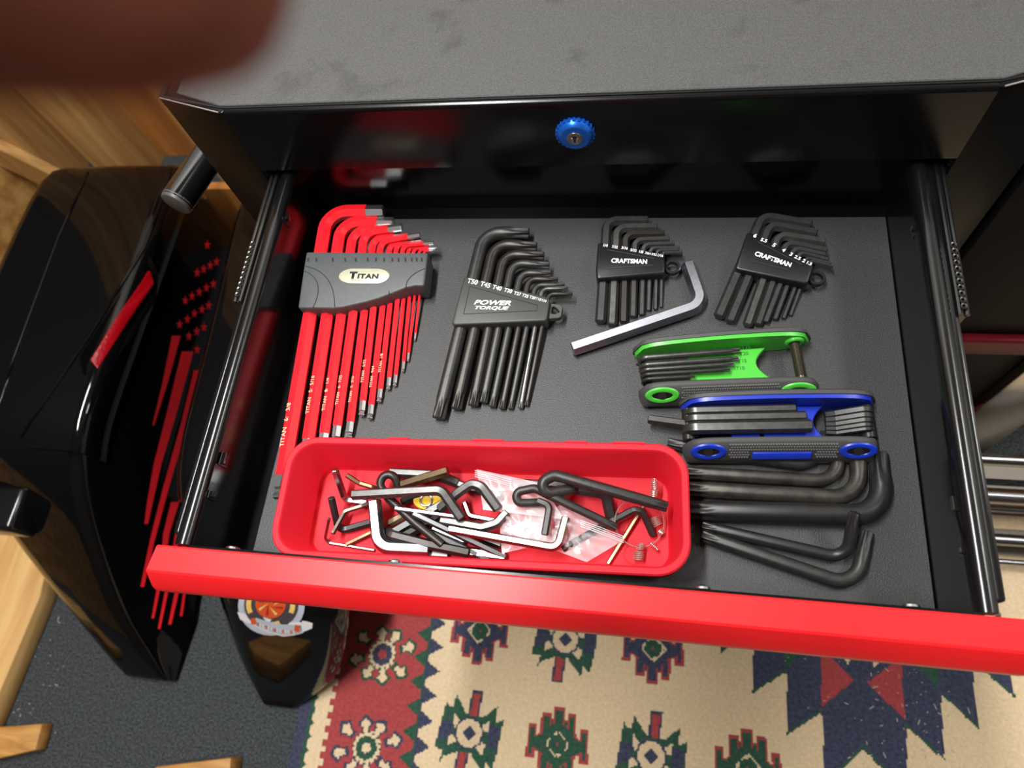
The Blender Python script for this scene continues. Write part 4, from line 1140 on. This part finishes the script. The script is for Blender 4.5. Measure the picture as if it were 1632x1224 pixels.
# ------------------------------------------------------------------ long star keys under the blue set
def lkey(name, pts, d, m, label, cat='star key', r=None, group=None, flute=1.1, hexa=False, ends=(1, 1), smooth=40):
    mb = MB()
    if hexa: hex_path(mb, pts, d, r)
    else: torx_path(mb, pts, d, r, flute=flute, ends=ends)
    return link(name, mb.mesh('key'), m, label=label, cat=cat, group=group, smooth=25 if hexa else smooth)
BIGG = 'long black star keys on the right of the liner'
M_worn = mat('worn_oxide', rgb(46, 44, 42), .42, .45, noise=(90, .12, rgb(70, 66, 60)))
lkey('star_key', [at(1064, 706, .0045), at(1140, 722, .0045), at(1293, 742, .0045), at(1318, 690, .0045)], .0085, M_oxide, 'slimmest of the four nested black star keys, nearest the blue set', r=.014, group=BIGG)
lkey('star_key', [at(1094, 753, .0049), at(1334, 768, .0049), at(1336, 690, .0049)], .0090, M_worn, 'worn grey star key nested between the slimmest and the rubbed one', r=.014, group=BIGG)
lkey('star_key', [at(1097, 779, .0056), at(1369, 795, .0056), at(1366, 700, .0056)], .0104, M_worn, 'star key with rubbed shaft lying just inside the thickest one', r=.017, group=BIGG)
lkey('star_key', [at(1097, 813, .0072), at(1408, 822, .0072), at(1400, 722, .0060)], .0136, M_dark, 'thickest black star key with rust at its bend', r=.020, group=BIGG)
lkey('star_key', [at(1118, 838, .0050), at(1349, 891, .0050), at(1362, 817, .0230)], .0075, M_dark, 'short glossy black star key leaning on the thickest key', r=.010)
lkey('star_key', [at(1118, 853, .0046), at(1363, 936, .0046), at(1383, 848, .0060)], .0088, M_oxide, 'matt black star key lying nearest the drawer handle', r=.014)

# ================================================================== RED BIN AND ITS CONTENTS
BC = Vector((-.0560, -.2478, 0)); BA = math.radians(1.9); BHX, BHY, BZ = .1308, .0402, .0448
bu = Vector((math.cos(BA), math.sin(BA), 0)); bw = Vector((-math.sin(BA), math.cos(BA), 0))
def rrect(hx, hy, r, z, n=8):
    out = []
    for (sx, sy, a0) in ((1, 1, 0), (-1, 1, PI / 2), (-1, -1, PI), (1, -1, 1.5 * PI)):
        for k in range(n + 1):
            a = a0 + k / n * PI / 2
            out.append(BC + bu * (sx * (hx - r) + r * math.cos(a)) + bw * (sy * (hy - r) + r * math.sin(a)) + Vector((0, 0, z)))
    return out
mb = MB()
mb.loft([rrect(BHX - .0075, BHY - .0075, .012, .0006), rrect(BHX - .0060, BHY - .0060, .0135, .0025), rrect(BHX - .0018, BHY - .0018, .0185, BZ - .0075), rrect(BHX, BHY, .020, BZ - .0070),
         rrect(BHX, BHY, .020, BZ - .0010), rrect(BHX - .0010, BHY - .0010, .019, BZ), rrect(BHX - .0042, BHY - .0042, .0165, BZ), rrect(BHX - .0054, BHY - .0054, .0155, BZ - .0014),
         rrect(BHX - .0088, BHY - .0088, .0125, .0060), rrect(BHX - .0105, BHY - .0105, .011, .0034), rrect(BHX - .012, BHY - .012, .010, .0030)])
bin_o = link('storage_bin', mb.mesh('bin'), M_binred, label='red plastic storage bin full of loose hex keys', cat='bin', smooth=40)
link('mould_mark', MB().torus(BC + bu * .098 - bw * .021 + Vector((0, 0, .0030)), (0, 0, 1), .006, .0004, 28, 6).mesh('mark'), M_binred, bin_o)
for k, x in enumerate((-.062, -.005, .055, .085)):
    link('rim_tab', MB().obox(BC + bu * x + bw * (BHY - .0004) + Vector((0, 0, BZ - .0045)), bu * (.014 + .006 * (k % 2)), bw * .0014, Vector((0, 0, .0042))).mesh('tab', .0004, 1), M_binred, bin_o)
Z0 = .0034
GB = 'loose keys in the red bin'
def loose(pts, d, m, label, hexa=True, r=None, name='hex_key', ends=(0, 1), rot=0.0):
    """pts: (px, py, height above bin floor)"""
    P = [at(x, y, Z0 + h) for x, y, h in pts]
    mb = MB()
    if hexa is True: hex_path(mb, P, d, r if r is not None else d * 1.2, rot)
    elif hexa == 'torx': torx_path(mb, P, d, r if r is not None else d * 1.2, ends=ends)
    else: round_path(mb, P, d, r if r is not None else d * 1.5, 12)
    return link(name, mb.mesh('key'), m, label=label + ' in the red bin', cat='star key' if hexa == 'torx' else 'hex key', group=GB, smooth=25 if hexa is True else 45)
M_pale = mat('pale_steel', rgb(140, 142, 144), .28, 1.0)
loose([(524.8, 826, .0200), (517, 864, .0012), (597, 877, .0012)], .0019, M_nickel, 'thin nickel wire key along the near left corner', r=.004)
loose([(533.5, 748, .0250), (550, 797, .0040), (586, 802, .0040)], .0045, M_chrome, 'bright chrome L key standing in the left corner')
loose([(552, 757, .0200), (572, 770, .0160), (612, 782, .0060)], .0030, M_brass, 'thin brass-coloured key behind the chrome L key')
loose([(528, 793, .0210), (540, 847, .0030), (592, 832, .0040)], .0046, M_dark, 'black L key at the left end')
loose([(530, 851, .0120), (550, 815, .0080), (592, 802, .0080)], .0030, M_nickel, 'slim bent steel key crossing the black L key')
loose([(552, 868, .0018), (600, 845, .0030)], .0030, M_brass, 'short brass-coloured key on the floor near the left end')
loose([(640, 773, .0140), (714, 750.5, .0210)], .0060, M_brass, 'thick yellow zinc key pointing at the far wall')
loose([(621, 753, .0110), (700, 757, .0100), (730, 770, .0060)], .0058, M_gunmetal, 'grey hex key along the far wall')
loose([(690, 757, .0060), (760, 782, .0050), (800, 790, .0050)], .0050, M_gunmetal, 'grey hex key half under the clear bag')
loose([(705, 868, .0100), (660, 832, .0130), (620, 795, .0150), (604, 772, .0160), (612, 756, .0160), (628, 757, .0160), (635, 775, .0120), (640, 790, .0080)], .0058, M_oxide_b, 'brown-grey key with a looped end', hexa=False, r=.006)
loose([(614, 846, .0080), (625, 853, .0110), (684, 868, .0090), (748, 881, .0060)], .0060, M_oxide_b, 'dark worn key lying towards the near wall', r=.004)
loose([(596.5, 797, .0180), (604, 872, .0130), (684, 876, .0070)], .0084, M_chrome, 'thick chrome L key standing on edge')
loose([(626, 850, .0060), (716, 798, .0110)], .0066, M_pale, 'pale steel key running diagonally under the pile')
loose([(613, 838, .0050), (650, 818, .0090)], .0050, M_brass, 'brass-coloured key end beside the thick chrome key')
loose([(630, 862, .0040), (700, 822, .0070)], .0060, M_dark, 'black hex key under the pale diagonal key')
loose([(561, 789, .0235), (704, 781, .0235), (736, 827, .0170)], .0062, M_gunmetal, 'large dark grey L key on top of the pile')
loose([(629.5, 810, .0185), (727, 823.5, .0160)], .0026, M_pale, 'thin pale key lying across the pile')
loose([(658, 818, .0170), (806, 888, .0040)], .0040, M_pale, 'long pale key slanting to the near wall')
loose([(654, 834, .0090), (780, 893, .0030)], .0044, M_dark, 'black hex key beside the long pale key')
loose([(700, 812, .0130), (728, 787, .0170), (752, 770, .0190), (768, 776, .0190), (794, 812, .0150)], .0060, M_gunmetal, 'dark grey bent key in the middle of the pile', r=.008)
loose([(702, 829, .0120), (768, 841, .0120), (792, 834, .0120), (808, 816, .0120)], .0058, M_gunmetal, 'grey key with a curved end beside the clear bag', r=.008)
loose([(715, 843, .0150), (889, 874, .0150), (902, 824, .0160)], .0050, M_nickel, 'bronze-tinted L key lying on the clear bag')
loose([(718, 876, .0030), (806, 888, .0030)], .0062, M_nickel, 'short nickel key at the near wall')
loose([(868, 853, .0170), (876, 806, .0190), (856, 798, .0190)], .0042, M_oxide, 'small black L key standing on the clear bag', r=.004)
loose([(820, 770, .0030), (880, 772, .0050), (916, 778, .0060)], .0052, M_oxide, 'black key behind the looped star keys')
loose([(917, 779, .0090), (966, 786, .0100), (974, 824, .0030)], .0068, M_oxide, 'black hex L key behind the big looped star key', r=.006)
loose([(896, 875, .0080), (978, 829, .0070), (1011, 812, .0120), (1024, 815, .0120), (1041, 853, .0030)], .0042, M_oxide, 'slim black key bent towards the right corner', r=.004)
loose([(968.5, 899, .0020), (1026, 806, .0040)], .0026, M_brass, 'thin brass-coloured rod at the right end', r=0)
loose([(983, 841, .0150), (852, 778, .0220), (822, 784, .0220), (824, 802, .0200), (862, 801, .0180)], .0056, M_oxide, 'smaller black star key with looped end', hexa='torx', r=.0055, name='star_key', ends=(1, 0))
loose([(1064, 808, .0230), (884, 757, .0250), (862, 768, .0250), (870, 788, .0220), (914, 779, .0180)], .0074, M_oxide, 'biggest black star key with looped end', hexa='torx', r=.0068, name='star_key', ends=(1, 0))
loose([(640, 800, .0060), (690, 778, .0100)], .0048, M_oxide, 'black key stub behind the large grey key')
loose([(740, 800, .0070), (748, 822, .0060), (790, 830, .0060)], .0032, M_nickel, 'small nickel L key inside the middle of the pile')
loose([(756, 852, .0030), (800, 868, .0030)], .0056, M_pale, 'pale key stub below the bronze-tinted key')
loose([(640, 880, .0020), (716, 884, .0020)], .0060, M_gunmetal, 'grey key flat on the floor at the near wall')
loose([(690, 840, .0050), (742, 862, .0040)], .0056, M_chrome, 'bright key stub under the long pale key')
# yellow tag half buried in the pile
mb = MB(); c = at(684, 798, Z0 + .009)
mb.prism([(c.x + .0115 * math.cos(2 * PI * k / 20), c.y + .0065 * math.sin(2 * PI * k / 20)) for k in range(20)], c.z - .002, c.z)
tg = link('yellow_tag', mb.mesh('tag', .0005, 1), mat('yellow_plastic', rgb(240, 196, 20), .4), label='small yellow tag under the large grey key in the red bin', cat='tag')
link('ring', MB().torus((c.x - .002, c.y, c.z + .0006), (0, 0, 1), .0040, .0008, 20, 6).mesh('ring'), M_chrome, tg)
# clear zip bags
def film():
    m = bpy.data.materials.new('clear_film'); m.use_nodes = True; nt = m.node_tree
    b = nt.nodes['Principled BSDF']; b.inputs['Base Color'].default_value = (.95, .95, .97, 1); b.inputs['Roughness'].default_value = .12; b.inputs['Alpha'].default_value = .26; b.inputs['Specular IOR Level'].default_value = 1.0
    return m
M_film = film()
M_zip = mat('zip_strip', rgb(236, 236, 240), .25, alpha=.55)
def zipbag(name, corners, z, amp, seed, label, n=26, m_=18):
    rnd = random.Random(seed)
    A, Bc, Cc, D = [at(x, y, Z0 + z) for x, y in corners]
    ph = [(rnd.uniform(5, 17), rnd.uniform(4, 14), rnd.uniform(0, 6), rnd.uniform(.3, 1)) for _ in range(7)]
    v = []; f = []
    for lay in (0, 1):
        for j in range(m_ + 1):
            for i in range(n + 1):
                s, t = i / n, j / m_
                p = A * (1 - s) * (1 - t) + Bc * s * (1 - t) + Cc * s * t + D * (1 - s) * t
                e = min(s, 1 - s, t, 1 - t) * 6; e = min(1, e)
                h = sum(w * math.sin(a * s + q) * math.cos(b * t + q * 1.7) for a, b, q, w in ph) / 3
                v.append(p + Vector((0, 0, (amp * (abs(h) + .15) * e) * (1 if lay == 0 else .12))))
        o = lay * (n + 1) * (m_ + 1)
        for j in range(m_):
            for i in range(n):
                a = o + j * (n + 1) + i
                f.append((a, a + 1, a + n + 2, a + n + 1))
    e = empty(name, (sum((A, Bc, Cc, D), Vector()) / 4), label, 'plastic bag')
    link('film', from_py('film', v, f), M_film, e, smooth=80)
    return e, (A, Bc, Cc, D)
z1, q1 = zipbag('zip_bag', [(760, 748), (862, 770), (900, 828), (770, 812)], .0130, .009, 3, 'crumpled clear zip bag by the far wall of the red bin')
z2, q2 = zipbag('zip_bag', [(800, 845), (905, 800), (992, 862), (935, 896)], .0060, .012, 11, 'clear zip bag under the keys right of the middle of the red bin')
z3, q3 = zipbag('zip_bag', [(795, 820), (862, 806), (890, 862), (800, 882)], .0080, .012, 23, 'crushed clear zip bag in the middle of the red bin')
for zb, a, b, off in ((z1, (757, 747), (815, 762), 0), (z2, (925, 826), (994, 852), 0)):
    for k in range(4):
        p, q = at(a[0], a[1] + 3 + k * 3.2, Z0 + .020 if zb is z1 else Z0 + .012), at(b[0], b[1] + 3 + k * 3.2, Z0 + .016 if zb is z1 else Z0 + .010)
        mb = MB(); round_path(mb, [p, (p + q) / 2 + Vector((0, 0, .0012)), q], .0006, .02, 6)
        link('zip_strip', mb.mesh('zip'), M_zip, zb)
# key ring with small coils
kr_c = at(1019, 832, Z0 + .008)
kr = empty('key_ring', kr_c, 'thin wire key ring with four small coil springs in the red bin', 'key ring')
nrm = Vector((.12, -.25, 1)).normalized()
link('wire_ring', MB().torus(kr_c, nrm, .0156, .00035, 64, 6).mesh('ring'), M_copper, kr)
def coil(a, b, R, wire, turns):
    a = Vector(a); b = Vector(b); ax = (b - a); L = ax.length; ax.normalize(); u = ax.orthogonal().normalized(); w = ax.cross(u)
    n = turns * 14
    P = [a + ax * (L * k / n) + (u * math.cos(2 * PI * k / 14) + w * math.sin(2 * PI * k / 14)) * R for k in range(n + 1)]
    mb = MB(); sweep(mb, P, lambda i, t: circ(wire / 2, 6), up=ax)
    return mb.mesh('coil')
for (p0, p1, h0, h1, R, t) in (((1042, 765), (1043, 778), .016, .012, .0019, 4), ((1043, 779), (1042, 790), .012, .009, .0024, 4), ((1043, 824), (1049, 838), .006, .005, .0030, 5), ((1019, 878), (1017, 893), .005, .004, .0030, 5), ((1050, 846), (1056, 851), .006, .005, .0018, 3), ((1022, 866), (1020, 876), .007, .006, .0020, 4), ((1037, 866), (1049, 877), .006, .004, .0008, 6)):
    link('coil_spring', coil(at(*p0, Z0 + h0), at(*p1, Z0 + h1), R, .0007, t), M_copper, kr)
# ------------------------------------------------------------------ the hand at the upper left, close to the viewer
def cam_pt(x, y, z): return CAM + ROT @ Vector((x, y, z))
J = [((-.150, -.020, .030), .024, None), ((-.128, .000, .006), .022, 0),                       # wrist, palm
     ((-.104, .0255, -.022), .0125, 1), ((-.074, .0290, -.041), .0100, 2), ((-.0475, .0284, -.0450), .0100, 3), ((-.0300, .0278, -.0450), .0098, 4), ((-.0130, .0268, -.0450), .0090, 5),   # index
     ((-.106, .006, -.026), .0120, 1), ((-.085, .004, -.042), .0098, 7), ((-.068, .004, -.036), .0090, 8), ((-.060, .004, -.026), .0076, 9),      # middle
     ((-.112, -.012, -.022), .0115, 1), ((-.094, -.016, -.038), .0094, 11), ((-.078, -.016, -.033), .0086, 12), ((-.070, -.016, -.024), .0072, 13),   # ring
     ((-.120, -.028, -.014), .0105, 1), ((-.105, -.034, -.028), .0084, 15), ((-.093, -.035, -.024), .0076, 16), ((-.087, -.035, -.017), .0064, 17),   # little
     ((-.108, .012, .030), .0190, 1), ((-.078, .045, .033), .0180, 19), ((-.068, .085, .034), .0170, 20), ((-.064, .118, .034), .0140, 21),                                             # thumb, enlarged and raised to shade the fingertip
     ((-.185, -.070, .075), .026, 0), ((-.245, -.160, .150), .033, 23)]                                                                                   # forearm
hm = bpy.data.meshes.new('hand')
hm.from_pydata([tuple(cam_pt(*p)) for p, r, q in J], [(q, i) for i, (p, r, q) in enumerate(J) if q is not None], [])
M_skin = mat('skin', rgb(140, 80, 64), .55, 0, .3, noise=(90, .3, rgb(122, 66, 54)), bump=(500, .2, .0006))
ho = link('hand', hm, M_skin, label='out-of-focus hand with one finger reaching into the upper left corner', cat='hand', smooth=0)
sk = ho.modifiers.new('skin', 'SKIN'); sk.use_smooth_shade = True
for i, sv in enumerate(hm.skin_vertices[0].data):
    sv.radius = (J[i][1], J[i][1]); sv.use_root = (i == 0)
ss = ho.modifiers.new('sub', 'SUBSURF'); ss.levels = 2; ss.render_levels = 2
# finger nail and sleeve
c = cam_pt(-.0240, .0280, -.0525); ux = ROT @ Vector((1, 0, 0)); uy = ROT @ Vector((0, 1, 0)); uz = ROT @ Vector((0, 0, -1))
mb = MB(); mb.loft([[c + ux * .0060 * math.cos(2 * PI * k / 20) + uy * .0048 * math.sin(2 * PI * k / 20) - uz * (.0016 * math.sin(2 * PI * k / 20) ** 2) + uz * t for k in range(20)] for t in (-.0006, .0004)])
link('nail', mb.mesh('nail'), mat('nail', rgb(222, 178, 162), .3), ho)
a, b = cam_pt(-.190, -.078, .082), cam_pt(-.262, -.186, .172)
mb = MB(); d = (b - a).normalized()
sweep(mb, [a - d * .004, a, a + (b - a) * .5, b], lambda i, t: circ((.031, .034, .039, .045)[i], 24))
link('sleeve', mb.mesh('sleeve'), mat('sleeve_cloth', rgb(40, 42, 50), .9), ho, label='dark sleeve')
